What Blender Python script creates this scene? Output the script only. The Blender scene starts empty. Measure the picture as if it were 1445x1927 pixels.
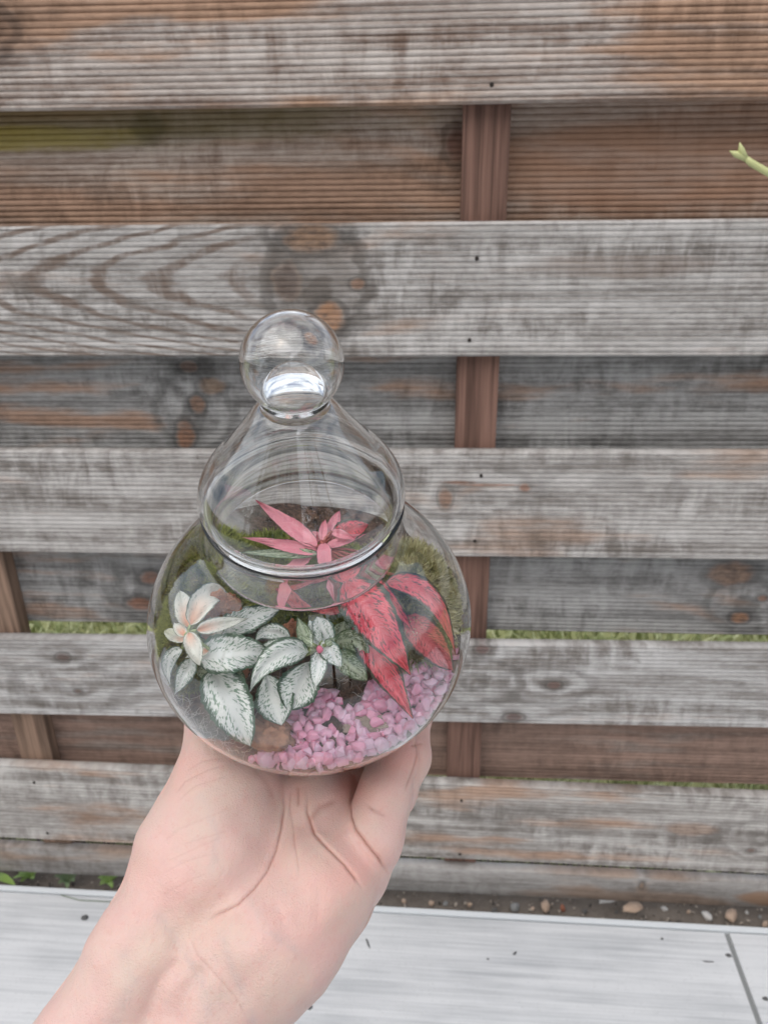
import bpy, bmesh, math, random
import numpy as np
from mathutils import Vector, Matrix, noise as mnoise

random.seed(7); np.random.seed(7)
scene = bpy.context.scene
COL = scene.collection
rad = math.radians

# ------------------------------------------------------------------ camera
CAM = np.array([0.0, -0.9, 1.137])
PITCH, YAW, ROLL = rad(24.13), rad(3.66), rad(-0.89)
F_, CU, CV = 1446.0, 722.5, 963.5          # focal length and centre in photo pixels
FW = np.array([-math.sin(YAW)*math.cos(PITCH), math.cos(YAW)*math.cos(PITCH), -math.sin(PITCH)])
_rt = np.array([math.cos(YAW), math.sin(YAW), 0.0]); _up = np.cross(_rt, FW)
RT = math.cos(ROLL)*_rt + math.sin(ROLL)*_up
UP = -math.sin(ROLL)*_rt + math.cos(ROLL)*_up
cd = bpy.data.cameras.new('camera'); cam = bpy.data.objects.new('camera', cd); COL.objects.link(cam)
cam.matrix_world = Matrix([[RT[i], UP[i], -FW[i], CAM[i]] for i in range(3)] + [[0, 0, 0, 1]])
cd.sensor_fit = 'VERTICAL'; cd.sensor_height = 36; cd.lens = F_/1927*36
cd.clip_start = 0.01; cd.clip_end = 300
cd.dof.use_dof = True; cd.dof.focus_distance = 0.312; cd.dof.aperture_fstop = 19.0
scene.camera = cam

# ------------------------------------------------------------------ light
SUN_EL, SUN_AZ = rad(56), rad(205)           # behind the camera, a little to the left
w = bpy.data.worlds.new("World"); scene.world = w; w.use_nodes = True
nt = w.node_tree; bg = nt.nodes['Background']
sky = nt.nodes.new('ShaderNodeTexSky'); sky.sky_type = 'NISHITA'; sky.sun_disc = False
sky.sun_elevation = SUN_EL; sky.sun_rotation = SUN_AZ; sky.air_density = 1.0; sky.dust_density = 2.5; sky.ozone_density = 1.0
tc_ = nt.nodes.new('ShaderNodeTexCoord'); mp_ = nt.nodes.new('ShaderNodeMapping'); mp_.inputs[3].default_value = (1, 1, 2.2)
cn_ = nt.nodes.new('ShaderNodeTexNoise'); cn_.inputs['Scale'].default_value = 2.3; cn_.inputs['Detail'].default_value = 6; cn_.inputs['Distortion'].default_value = .4
cr_ = nt.nodes.new('ShaderNodeMapRange'); cr_.interpolation_type = 'SMOOTHSTEP'; cr_.inputs[1].default_value = .36; cr_.inputs[2].default_value = .62; cr_.inputs[4].default_value = .85
cm_ = nt.nodes.new('ShaderNodeMix'); cm_.data_type = 'RGBA'; cm_.inputs[7].default_value = (9.4, 9.6, 9.9, 1)      # thin bright cloud
nt.links.new(tc_.outputs['Generated'], mp_.inputs[0]); nt.links.new(mp_.outputs[0], cn_.inputs['Vector']); nt.links.new(cn_.outputs[0], cr_.inputs[0])
nt.links.new(cr_.outputs[0], cm_.inputs[0]); nt.links.new(sky.outputs[0], cm_.inputs[6]); nt.links.new(cm_.outputs[2], bg.inputs[0]); bg.inputs[1].default_value = 0.12
sd = bpy.data.lights.new('sun', 'SUN'); sd.energy = 1.7; sd.angle = rad(90); sd.color = (1, .96, .91)
so = bpy.data.objects.new('sun', sd); COL.objects.link(so)
sdir = Vector((math.sin(SUN_AZ)*math.cos(SUN_EL), math.cos(SUN_AZ)*math.cos(SUN_EL), math.sin(SUN_EL)))
so.rotation_euler = sdir.to_track_quat('Z', 'Y').to_euler(); so.location = (0, -2, 4)
scene.view_settings.view_transform = 'Standard'; scene.view_settings.look = 'None'
scene.view_settings.exposure = 0.40; scene.view_settings.gamma = 1; scene.view_settings.use_curve_mapping = False
cy = scene.cycles
cy.use_denoising = True; cy.max_bounces = 24; cy.transmission_bounces = 20; cy.transparent_max_bounces = 24
cy.glossy_bounces = 6; cy.diffuse_bounces = 4; cy.caustics_refractive = True; cy.caustics_reflective = False
cy.sample_clamp_indirect = 12.0; cy.blur_glossy = 0.3

# ------------------------------------------------------------------ geometry helpers
def ray(u, v): return (u-CU)/F_*RT - (v-CV)/F_*UP + FW
def P(u, v, d): return CAM + d*ray(u, v)               # point seen at photo position u,v and depth d
def on_y(u, v, y):                                      # ... lying on the upright plane Y = y
    r = ray(u, v); return CAM + r*((y-CAM[1])/r[1])
def on_z(u, v, z):
    r = ray(u, v); return CAM + r*((z-CAM[2])/r[2])

def link(name, me, mat=None, parent=None, smooth=False):
    o = bpy.data.objects.new(name, me); COL.objects.link(o)
    if mat is not None and len(me.materials) == 0: me.materials.append(mat)
    if parent is not None: o.parent = parent
    if smooth: me.shade_smooth()
    return o
def tag(o, label=None, cat=None, group=None, kind=None):
    if label: o['label'] = label
    if cat: o['category'] = cat
    if group: o['group'] = group
    if kind: o['kind'] = kind
    return o
def empty(name, loc=(0, 0, 0)):
    o = bpy.data.objects.new(name, None); COL.objects.link(o); o.location = loc; o.empty_display_size = .02
    return o
def pydata(name, v, f):
    me = bpy.data.meshes.new(name); me.from_pydata([tuple(map(float, p)) for p in v], [], f); me.update(); return me
def box_bm(bm, x0, x1, y0, y1, z0, z1, bev=0):
    r = bmesh.ops.create_cube(bm, size=1)
    for v in r['verts']:
        v.co = Vector(((x0+x1)/2 + v.co.x*(x1-x0), (y0+y1)/2 + v.co.y*(y1-y0), (z0+z1)/2 + v.co.z*(z1-z0)))
    if bev:
        es = list({e for v in r['verts'] for e in v.link_edges})
        bmesh.ops.bevel(bm, geom=es, offset=bev, segments=2, affect='EDGES', profile=.7)
def bm_mesh(name, bm):
    me = bpy.data.meshes.new(name); bm.to_mesh(me); bm.free(); return me

# ------------------------------------------------------------------ material helpers
class NT:
    def __init__(s, name):
        s.m = bpy.data.materials.new(name); s.m.use_nodes = True
        s.t = s.m.node_tree; s.b = s.t.nodes['Principled BSDF']; s.out = s.t.nodes['Material Output']
    def n(s, typ, **kw):
        x = s.t.nodes.new(typ)
        for k, v in kw.items(): setattr(x, k, v)
        return x
    def set(s, sock, v):
        if isinstance(v, bpy.types.NodeSocket): s.t.links.new(v, sock)
        elif v is not None:
            if isinstance(v, (tuple, list)) and len(v) == 3 and sock.type == 'RGBA': v = (*v, 1)
            sock.default_value = v
    def math(s, op, a, b=None, c=None, clamp=False):
        x = s.n('ShaderNodeMath', operation=op, use_clamp=clamp)
        s.set(x.inputs[0], a); s.set(x.inputs[1], b); s.set(x.inputs[2], c)
        return x.outputs[0]
    def mix(s, f, a, b, blend='MIX'):
        x = s.n('ShaderNodeMix', data_type='RGBA', blend_type=blend)
        s.set(x.inputs[0], f); s.set(x.inputs[6], a); s.set(x.inputs[7], b)
        return x.outputs[2]
    def mixf(s, f, a, b):
        x = s.n('ShaderNodeMix', data_type='FLOAT'); s.set(x.inputs[0], f); s.set(x.inputs[2], a); s.set(x.inputs[3], b)
        return x.outputs[0]
    def ramp(s, f, a, b, lo=0., hi=1.):               # smooth map range
        x = s.n('ShaderNodeMapRange', interpolation_type='SMOOTHSTEP')
        s.set(x.inputs[0], f); x.inputs[1].default_value = a; x.inputs[2].default_value = b
        x.inputs[3].default_value = lo; x.inputs[4].default_value = hi
        return x.outputs[0]
    def coord(s, kind='Object'):
        return s.n('ShaderNodeTexCoord').outputs[kind]
    def sep(s, v):
        x = s.n('ShaderNodeSeparateXYZ'); s.set(x.inputs[0], v); return x.outputs
    def comb(s, a, b, c):
        x = s.n('ShaderNodeCombineXYZ'); s.set(x.inputs[0], a); s.set(x.inputs[1], b); s.set(x.inputs[2], c); return x.outputs[0]
    def scale(s, v, sc, off=(0, 0, 0)):
        x = s.n('ShaderNodeMapping'); s.set(x.inputs[0], v); x.inputs[3].default_value = sc; x.inputs[1].default_value = off
        return x.outputs[0]
    def noise(s, v, sc=1., det=4., rough=.55, dist=0., col=False):
        x = s.n('ShaderNodeTexNoise'); s.set(x.inputs['Vector'], v)
        x.inputs['Scale'].default_value = sc; x.inputs['Detail'].default_value = det
        x.inputs['Roughness'].default_value = rough; x.inputs['Distortion'].default_value = dist
        return x.outputs[1 if col else 0]
    def rand(s): return s.n('ShaderNodeObjectInfo').outputs['Random']
    def bump(s, h, strength=.5, dist=.001):
        x = s.n('ShaderNodeBump'); x.inputs['Strength'].default_value = strength; x.inputs['Distance'].default_value = dist
        s.set(x.inputs['Height'], h); s.t.links.new(x.outputs[0], s.b.inputs['Normal']); return x
    def base(s, c, rough=.6, **kw):
        s.set(s.b.inputs['Base Color'], c); s.set(s.b.inputs['Roughness'], rough)
        for k, v in kw.items(): s.set(s.b.inputs[k.replace('_', ' ')], v)
        return s.m

def plain(name, c, rough=.6, **kw): return NT(name).base(c, rough, **kw)

def wood(name, light, dark, brown, wx=.5, knots=(), stains=(), parab=None, seed=0., contrast=1., swirls=()):
    """weathered board; x runs along the grain, z across. knots: (x,z,a,b,strength,colour)"""
    t = NT(name); co = t.coord(); X, Y, Z = t.sep(co)
    o = seed*3.7
    # the grain field: contour lines of G are the growth lines
    warp = t.noise(t.scale(co, (2.2, 3, 9), (o, 0, o)), 1, 3, .5)
    G = t.math('ADD', t.math('MULTIPLY', Z, 150.), t.math('MULTIPLY', warp, 22.))
    kmask = None; dmask = None; kcol = brown
    base = None
    for i, (kx, kz, a, b, st, kc) in enumerate(knots):
        wv = t.noise(t.scale(co, (40, 40, 60), (i, o, 0)), 1, 2)
        dx = t.math('DIVIDE', t.math('SUBTRACT', X, kx), a); dz = t.math('DIVIDE', t.math('SUBTRACT', Z, kz), b)
        d = t.math('SQRT', t.math('ADD', t.math('MULTIPLY', dx, dx), t.math('MULTIPLY', dz, dz)))
        d = t.math('ADD', d, t.math('MULTIPLY', t.math('SUBTRACT', wv, .5), .9))
        e = t.math('POWER', 2.718, t.math('MULTIPLY', t.math('MULTIPLY', d, d), -.12))
        G = t.math('ADD', G, t.math('MULTIPLY', e, 6.*st))
        core = t.ramp(d, 1.25, .6); ring = t.math('MAXIMUM', t.math('MULTIPLY', t.ramp(d, 2.6, 1.0), .35*st), t.math('MULTIPLY', t.ramp(t.math('ABSOLUTE', t.math('SUBTRACT', d, 1.2)), .45, .05), .75*min(1, st)))
        if kmask is None: kmask, dmask, kcol = core, ring, t.mix(1., kc, kc)
        else:
            kcol = t.mix(core, kcol, kc); kmask = t.math('MAXIMUM', kmask, core); dmask = t.math('MAXIMUM', dmask, ring)
    lines = t.math('SINE', G)
    fine = t.noise(t.scale(co, (5, 20, 420), (o, 0, 0)), 1, 4, .6)
    mott = t.noise(t.scale(co, (46, 20, 15), (o, 2, o)), 1, 5, .65, .5)      # short upright smears
    big = t.noise(t.scale(co, (2.6, 3, 14), (o*2, 0, 1)), 1, 5, .6)
    speck = t.noise(t.scale(co, (60, 30, 170), (0, 0, o)), 1, 3, .7)
    tone = t.math('ADD', t.math('MULTIPLY', lines, .055*contrast), t.math('MULTIPLY', fine, .6))
    mk = t.ramp(t.noise(t.scale(co, (4, 3, 13), (o, 7, 2*o)), 1, 3), .38, .60)
    strk = t.noise(t.scale(co, (1.6, 3, 62), (o, 4, 0)), 1, 4, .6)       # long grain streaks
    tone = t.math('ADD', tone, t.math('MULTIPLY', t.mixf(mk, .5, mott), .95)); tone = t.math('ADD', tone, t.math('MULTIPLY', speck, .40)); tone = t.math('ADD', tone, t.math('MULTIPLY', strk, .55))
    pat = t.noise(t.scale(co, (7, 3, 26), (3*o, 1, 0)), 1, 5, .65); tone = t.math('ADD', tone, t.math('MULTIPLY', pat, .35))
    tone = t.ramp(tone, 1.13, 1.68)
    c = t.mix(tone, dark, light)
    bm_ = t.ramp(t.math('ADD', big, t.math('MULTIPLY', lines, .04)), .62-wx*.35, .78-wx*.35)
    bm_ = t.math('MULTIPLY', bm_, .85)
    bc = t.mix(tone, tuple(x*.55 for x in brown), tuple(min(1, x*1.35) for x in brown))
    c = t.mix(bm_, c, bc)
    # dark mildew specks
    mil = t.math('MULTIPLY', t.ramp(t.noise(t.scale(co, (34, 20, 70), (0, o, 3)), 1, 6, .75), .57, .72), t.ramp(t.noise(t.scale(co, (3.5, 3, 9), (1, o, 0)), 1, 2), .42, .62))
    c = t.mix(t.math('MULTIPLY', mil, .55), c, tuple(x*.45 for x in dark))
    if parab:
        px, pz, k, per, x1 = parab
        dz = t.math('SUBTRACT', Z, pz)
        g = t.math('SUBTRACT', t.math('SUBTRACT', X, px), t.math('MULTIPLY', t.math('MULTIPLY', dz, dz), k))
        g = t.math('ADD', g, t.math('MULTIPLY', t.noise(t.scale(co, (9, 9, 30)), 1, 5), .10))
        s_ = t.math('SINE', t.math('MULTIPLY', g, 6.283/per))
        m_ = t.math('MULTIPLY', t.ramp(s_, .15, .95), t.ramp(X, x1, x1-.06))
        m_ = t.math('MULTIPLY', m_, t.ramp(mott, .3, .6, .25, 1))
        c = t.mix(t.math('MULTIPLY', m_, .85), c, tuple(x*.52 for x in brown))
    for (sx, sz, a, b, fq, am) in swirls:             # grain curling round a knot
        dx = t.math('DIVIDE', t.math('SUBTRACT', X, sx), a); dz = t.math('DIVIDE', t.math('SUBTRACT', Z, sz), b)
        d = t.math('SQRT', t.math('ADD', t.math('MULTIPLY', dx, dx), t.math('MULTIPLY', dz, dz)))
        d = t.math('ADD', d, t.math('MULTIPLY', t.math('SUBTRACT', t.noise(t.scale(co, (14, 9, 26), (o, 3, 0)), 1, 4, .6), .5), 1.1))
        m_ = t.math('MULTIPLY', t.ramp(t.math('SINE', t.math('MULTIPLY', d, fq)), -.1, .9), t.ramp(d, 1.7, .8))
        c = t.mix(t.math('MULTIPLY', m_, am), c, tuple(x*.62 for x in dark))
    for (sx, sz, a, b, col, am) in stains:
        dx = t.math('DIVIDE', t.math('SUBTRACT', X, sx), a); dz = t.math('DIVIDE', t.math('SUBTRACT', Z, sz), b)
        d = t.math('SQRT', t.math('ADD', t.math('MULTIPLY', dx, dx), t.math('MULTIPLY', dz, dz)))
        d = t.math('ADD', d, t.math('MULTIPLY', t.math('SUBTRACT', t.noise(t.scale(co, (12, 9, 60), (o, 1, 0)), 1, 5, .6), .5), .9))
        c = t.mix(t.math('MULTIPLY', t.ramp(d, 1.1, .55), am), c, col)
    if kmask is not None:
        c = t.mix(t.math('MULTIPLY', kmask, .72), c, t.mix(t.ramp(t.math('ADD', speck, t.math('MULTIPLY', mott, .5)), .45, .85), (.09, .055, .04), kcol))
        c = t.mix(dmask, c, t.mix(mott, tuple(x*.35 for x in dark), tuple(x*.8 for x in dark)))
    t.base(c, .82, Specular_IOR_Level=.25)
    h = t.math('ADD', t.math('MULTIPLY', fine, .6), t.math('MULTIPLY', speck, .6))
    t.bump(h, .5, .0012)
    return t.m

# ------------------------------------------------------------------ ground, lawn, terrace
DECK_Z = 0.04
t = NT('soil_ground'); co = t.coord()
c = t.mix(t.noise(co, 30, 6, .7), (.07, .058, .047), (.24, .20, .165)); t.base(c, .95)
t.bump(t.noise(co, 90, 5, .7), .8, .01); M_dirt = t.m
def ground_sheet():
    xs = np.concatenate([[-60, -20, -6, -2.2], np.linspace(-1.2, 1.2, 121), [2.2, 6, 20, 60]])
    ys = np.concatenate([[-60, -20, -4, -.6], np.linspace(-.2, .5, 41), [1., 3, 8, 20, 60]])
    V, Fc = [], []
    for y in ys:
        for x in xs:
            z = 0.006*mnoise.noise(Vector((x*14, y*14, 0))) + .004*mnoise.noise(Vector((x*45, y*45, 3))) if abs(x) < 1.3 and -.3 < y < .6 else 0
            if y < -.3: z = -.02
            V.append((x, y, z))
    n = len(xs)
    for j in range(len(ys)-1):
        for i in range(n-1): a = j*n+i; Fc.append((a, a+1, a+n+1, a+n))
    return tag(link('ground', pydata('ground', V, Fc), M_dirt, smooth=True), kind='structure')
ground_sheet()

t = NT('grass_blade'); rnd = t.noise(t.scale(t.coord(), (30, 30, 3)), 1, 2)
M_grass = t.base(t.mix(t.ramp(rnd, .3, .7), (.26, .31, .12), (.56, .57, .34)), .6, Transmission_Weight=0.0)
def lawn():
    rs = np.random.RandomState(3); V, Fc = [], []
    n = 26000
    X = rs.uniform(-1.3, 1.3, n); Yy = .09 + rs.uniform(0, 1, n)**1.3*2.2
    for x, y in zip(X, Yy):
        h = rs.uniform(.03, .075); a = rs.uniform(0, 6.28); wd = rs.uniform(.0015, .004)*(1+y)
        lx, ly = rs.normal(0, .02, 2); dx, dy = math.cos(a)*wd, math.sin(a)*wd
        b = len(V)
        V += [(x-dx, y-dy, 0), (x+dx, y+dy, 0), (x+dx*.7+lx*.5, y+dy*.7+ly*.5, h*.6), (x-dx*.7+lx*.5, y-dy*.7+ly*.5, h*.6), (x+lx*1.3, y+ly*1.3, h)]
        Fc += [(b, b+1, b+2, b+3), (b+3, b+2, b+4)]
    return tag(link('grass', pydata('grass', V, Fc), M_grass), 'short green lawn grass growing behind the wooden fence', 'grass', kind='stuff')
lawn()
t = NT('lawn_soil'); c = t.mix(t.noise(t.coord(), 25, 5), (.20, .22, .08), (.40, .40, .20)); t.base(c, .95); M_lawn = t.m
tag(link('lawn', pydata('lawn', [(-40, .12, .012), (40, .12, .012), (40, 40, .012), (-40, 40, .012)], [(0, 1, 2, 3)]), M_lawn), kind='structure')

# porcelain terrace tiles
t = NT('terrace_tile'); co = t.coord()
st = t.noise(t.scale(co, (3, 38, 8), (0, 0, 0)), 1, 7, .65)
st2 = t.noise(t.scale(co, (4, 230, 8), (3, 0, 0)), 1, 4, .6); cl = t.noise(t.scale(co, (4, 7, 1)), 1, 5, .6)
v = t.math('ADD', t.math('MULTIPLY', st, .45), t.math('MULTIPLY', st2, .45)); v = t.math('ADD', v, t.math('MULTIPLY', cl, .35))
c = t.mix(t.ramp(v, .40, .74), (.385, .40, .415), (.61, .62, .63))
sp = t.ramp(t.noise(t.scale(co, (30, 45, 1)), 1, 5, .7), .70, .80)
c = t.mix(t.math('MULTIPLY', sp, .5), c, (.28, .29, .30))
gr_ = t.noise(co, 260, 4, .7); c = t.mix(t.ramp(gr_, .55, .75, 0, .45), c, (.34, .35, .355)); t.base(c, .5); t.bump(t.math('ADD', v, t.math('MULTIPLY', gr_, .3)), .35, .002); M_tile = t.m
M_grout = plain('grout', (.25, .26, .26), .9)
e0, e1_ = on_z(0, 1666, DECK_Z), on_z(1445, 1747, DECK_Z)
ang = math.atan2(e1_[1]-e0[1], e1_[0]-e0[0])
j0, j1 = on_z(1368, 1752, DECK_Z), on_z(1437, 1927, DECK_Z)
terr = empty('terrace', (float(j0[0]), float(e0[1] + (j0[0]-e0[0])*math.tan(ang)), 0)); terr.rotation_euler[2] = ang
tag(terr, 'pale grey wood look porcelain terrace', kind='structure')
skew = math.atan2(j0[0]-j1[0], j0[1]-j1[1])
def tile(x0, x1, y0, y1):
    bm = bmesh.new(); box_bm(bm, x0, x1, y0, y1, .018, DECK_Z, .0015)
    o = link('tile', bm_mesh('tile', bm), M_tile, terr); return o
TW, TD, G_ = 1.2, .6, .004
for r_ in range(7):
    for c_ in range(-4, 4):
        y1 = -.012 - r_*(TD+G_)
        tile(c_*(TW+G_)+G_/2, c_*(TW+G_)+TW-G_/2, y1-TD, y1)
bm = bmesh.new(); box_bm(bm, -4.8, 4.8, -4.3, -.004, .004, .034)
link('grout', bm_mesh('grout', bm), M_grout, terr)
bm = bmesh.new(); box_bm(bm, -4.8, 4.8, -.0095, 0, .012, DECK_Z+.0015, .0012)
link('edge_trim', bm_mesh('edge_trim', bm), plain('edge_trim', (.62, .65, .67), .4), terr)

# ------------------------------------------------------------------ the fence
fence = empty('fence', (0, 0, 0))
tag(fence, 'weathered wooden fence of overlapping grooved grey and brown boards behind the jar', 'fence')
FT, BT = .018, .024
YF, YB, YR = 0.0, FT+.0005, FT+BT+.001
L0, L1 = -1.55, 1.45
def board_mesh(zh, length, ridge=True, pitch=.0063, depth=.0014, seed=0):
    """profile swept along x; front is -y"""
    prof = []
    n = int(round((zh-.010)/pitch)); m0 = (zh - n*pitch)/2
    prof.append((-.0005+.003, 0)); prof.append((0, .0025))
    if ridge:
        for i in range(n):
            z = m0 + i*pitch
            prof += [(depth*.9, z+.0001), (depth*.25, z+pitch*.16), (0, z+pitch*.36), (0, z+pitch*.66), (depth*.3, z+pitch*.86)]
        prof.append((depth*.9, m0+n*pitch))
    prof += [(0, zh-.0022), (.003, zh), (FT-.003, zh), (FT, zh-.003), (FT, .003), (FT-.003, 0)]
    nx = 90; V, Fc = [], []
    N_ = len(prof)
    for i in range(nx+1):
        x = -length/2 + length*i/nx
        wv = .0010*mnoise.noise(Vector((x*2.2, seed*5., 0))); wy = .0012*mnoise.noise(Vector((x*1.5, seed*9., 4)))
        for (y, z) in prof:
            j = .00035*mnoise.noise(Vector((x*25, z*150, seed)))
            V.append((x, y+wy+j, z-zh/2+wv+j))
    for i in range(nx):
        for k in range(N_):
            a = i*N_+k; b = i*N_+(k+1) % N_
            Fc.append((a, a+N_, b+N_, b))
    Fc.append(tuple(range(N_))); Fc.append(tuple(range((nx+1)*N_-1, nx*N_-1, -1)))
    me = pydata('board', V, Fc); me.shade_smooth()
    me.set_sharp_from_angle(angle=rad(50)); return me
NAILM = plain('rusty_nail', (.035, .028, .024), .55, Metallic=.6)
def nail(par, u, v, y, kind=0):
    p = on_y(u, v, y); bm = bmesh.new()
    bmesh.ops.create_cone(bm, segments=10, radius1=.0027, radius2=.0022, depth=.0016, cap_ends=True)
    bmesh.ops.rotate(bm, verts=bm.verts, matrix=Matrix.Rotation(rad(90), 3, 'X'))
    o = link('nail', bm_mesh('nail', bm), NAILM); place(o, par, p + np.array([0, .0004, 0])); return o
def place(o, par, p):
    o.parent = par; o.location = par.matrix_world.inverted() @ Vector([float(a) for a in p])
GREY_L, GREY_D, BRN = (.515, .495, .475), (.165, .146, .130), (.29, .205, .155)
def board(y, tl, tr, bl, br, wx, knots=(), stains=(), parab=None, seed=0., swirls=(), ridge=True, light=GREY_L, dark=GREY_D, brown=BRN, contrast=1., zs=None, depth=.0014):
    """edges given where they meet the left and right side of the photograph"""
    A, B = on_y(0, tl, y+FT-.002), on_y(1445, tr, y+FT-.002); C_, D_ = on_y(0, bl, y), on_y(1445, br, y)
    if zs: A[2] = C_[2]+zs; B[2] = D_[2]+zs
    at = math.atan2(B[2]-A[2], B[0]-A[0]); ab = math.atan2(D_[2]-C_[2], D_[0]-C_[0]); an = (at+ab)/2
    xm = (A[0]+B[0])/2; zt = (A[2]+B[2])/2; zb = (C_[2]+D_[2])/2
    h = (zt-zb)*math.cos(an); L = L1-L0
    xc = (L0+L1)/2; zc = (zt+zb)/2 + (xc-xm)*math.tan(an)
    o = bpy.data.objects.new('board', board_mesh(h, L, ridge, seed=seed, depth=depth)); COL.objects.link(o)
    M = Matrix.Translation((xc, y, zc)) @ Matrix.Rotation(-an, 4, 'Y'); o.matrix_world = M
    o.parent = fence
    bpy.context.view_layer.update()
    Mi = M.inverted()
    def loc(u, v):
        q = Mi @ Vector([float(a) for a in on_y(u, v, y)]); return q.x, q.z
    px = (1/F_)*1.05
    K = [(*loc(u, v), a*px, b*px, s, c) for (u, v, a, b, s, c) in knots]
    S = [(*loc(u, v), a*px, b*px, c, am) for (u, v, a, b, c, am) in stains]
    W_ = [(*loc(u, v), a*px, b*px, c, am) for (u, v, a, b, c, am) in swirls]
    pb = None
    if parab: pb = (*loc(parab[0], parab[1]), parab[2], parab[3], loc(parab[4], parab[1])[0])
    o.data.materials.append(wood('wood_board', light, dark, brown, wx, K, S, pb, seed, contrast, W_))
    return o
OR, DB = (.33, .18, .11), (.10, .055, .035)
H_ = .149
F1 = board(YF, 0, 0, 208, 187, .52, knots=[(-60, 60, 60, 30, 1., DB)], seed=1, zs=H_, depth=.0022, light=(.54, .49, .45), dark=(.18, .12, .09), brown=(.33, .195, .12))
F2 = board(YF, 425, 411, 672, 670, .28, knots=[(588, 448, 40, 22, .7, (.36, .21, .12)), (672, 535, 11, 8, .8, OR), (618, 597, 26, 24, 1., (.55, .26, .11)), (540, 530, 22, 30, .5, (.15, .11, .09))],
           parab=(120, 530, 48, .076, 520), seed=2, swirls=[(600, 540, 75, 80, 7.5, .75), (585, 440, 60, 30, 7, .6)], stains=[(590, 520, 110, 60, (.14, .115, .095), .6), (1180, 500, 160, 22, (.20, .15, .12), .5)])
F3 = board(YF, 842, 843, 1038, 1056, .22, knots=[(838, 938, 12, 20, .6, OR), (988, 918, 10, 8, .5, (.3, .12, .06)), (860, 908, 30, 3.0, .2, (.30, .14, .08)), (930, 913, 60, 2.0, .1, (.28, .14, .09))], seed=3, swirls=[(880, 925, 120, 50, 8, .3), (1150, 910, 130, 60, 9, .25)])
F4 = board(YF, 1191, 1206, 1343, 1373, .20, knots=[(908, 1222, 14, 12, 1.2, (.13, .035, .025)), (966, 1350, 18, 9, 1., (.12, .035, .025)), (1042, 1290, 14, 8, 1., (.16, .07, .05)), (118, 1237, 15, 9, 1., (.11, .05, .035)), (147, 1301, 9, 6, .8, (.12, .06, .04)), (850, 1262, 8, 10, .8, (.14, .08, .06))],
           seed=4, light=(.50, .49, .48), contrast=1.7, swirls=[(890, 1285, 110, 60, 9, .5), (1030, 1290, 90, 45, 8, .35), (130, 1290, 120, 60, 8, .35)])
F5 = board(YF, 1423, 1488, 1579, 1643, .34, knots=[(1412, 1600, 10, 7, .9, (.14, .06, .04)), (1300, 1560, 60, 20, .15, (.34, .24, .18))], seed=5, swirls=[(1430, 1580, 120, 60, 9, .4), (900, 1545, 260, 45, 9, .3)], light=(.50, .48, .455), contrast=1.3, brown=(.30, .19, .13))
F6 = board(YF+.005, 1580, 1644, 1639, 1712, .30, knots=[(1212, 1635, 9, 5, .6, (.12, .07, .05)), (1207, 1666, 6, 9, .8, (.35, .22, .14))], stains=[(1440, 1690, 70, 25, (.35, .19, .10), .7)], seed=6, ridge=False, light=(.44, .42, .40), brown=(.28, .2, .15))
RB = dict(brown=(.29, .175, .115))
R1 = board(YR, 170, 150, 455, 440, .58, knots=[(862, 272, 20, 26, 1.1, (.16, .055, .04))], seed=11, depth=.0021, light=(.50, .42, .36), dark=(.20, .135, .10),
           stains=[(1250, 320, 330, 90, (.27, .15, .095), .6), (60, 225, 640, 50, (.13, .105, .025), .60), (-10, 262, 260, 20, (.36, .29, .06), .55), (280, 240, 30, 26, (.07, .06, .02), .5)], **RB)
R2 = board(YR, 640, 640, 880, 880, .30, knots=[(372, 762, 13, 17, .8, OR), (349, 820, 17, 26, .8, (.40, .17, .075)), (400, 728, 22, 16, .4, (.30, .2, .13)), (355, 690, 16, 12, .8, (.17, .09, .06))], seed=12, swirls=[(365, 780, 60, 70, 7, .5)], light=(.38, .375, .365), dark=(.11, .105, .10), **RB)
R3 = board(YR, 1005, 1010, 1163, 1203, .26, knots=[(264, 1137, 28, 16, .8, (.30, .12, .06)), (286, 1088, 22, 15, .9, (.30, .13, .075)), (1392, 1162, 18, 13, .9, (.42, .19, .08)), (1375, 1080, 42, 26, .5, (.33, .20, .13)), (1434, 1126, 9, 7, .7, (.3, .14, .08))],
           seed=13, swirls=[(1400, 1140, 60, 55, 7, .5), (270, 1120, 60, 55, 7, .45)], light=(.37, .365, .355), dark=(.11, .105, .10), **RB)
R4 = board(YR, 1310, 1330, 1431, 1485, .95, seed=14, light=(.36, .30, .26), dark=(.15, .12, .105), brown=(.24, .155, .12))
for b_, u, v in [(F1, 925, 160), (F2, 897, 487), (F2, 883, 640), (F3, 905, 896), (F3, 893, 1018), (F5, 868, 1507), (F5, 865, 1608), (F5, 65, 1473), (F5, 90, 1568), (R2, 372, 860)]:
    nail(b_, u, v, YF)

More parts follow.
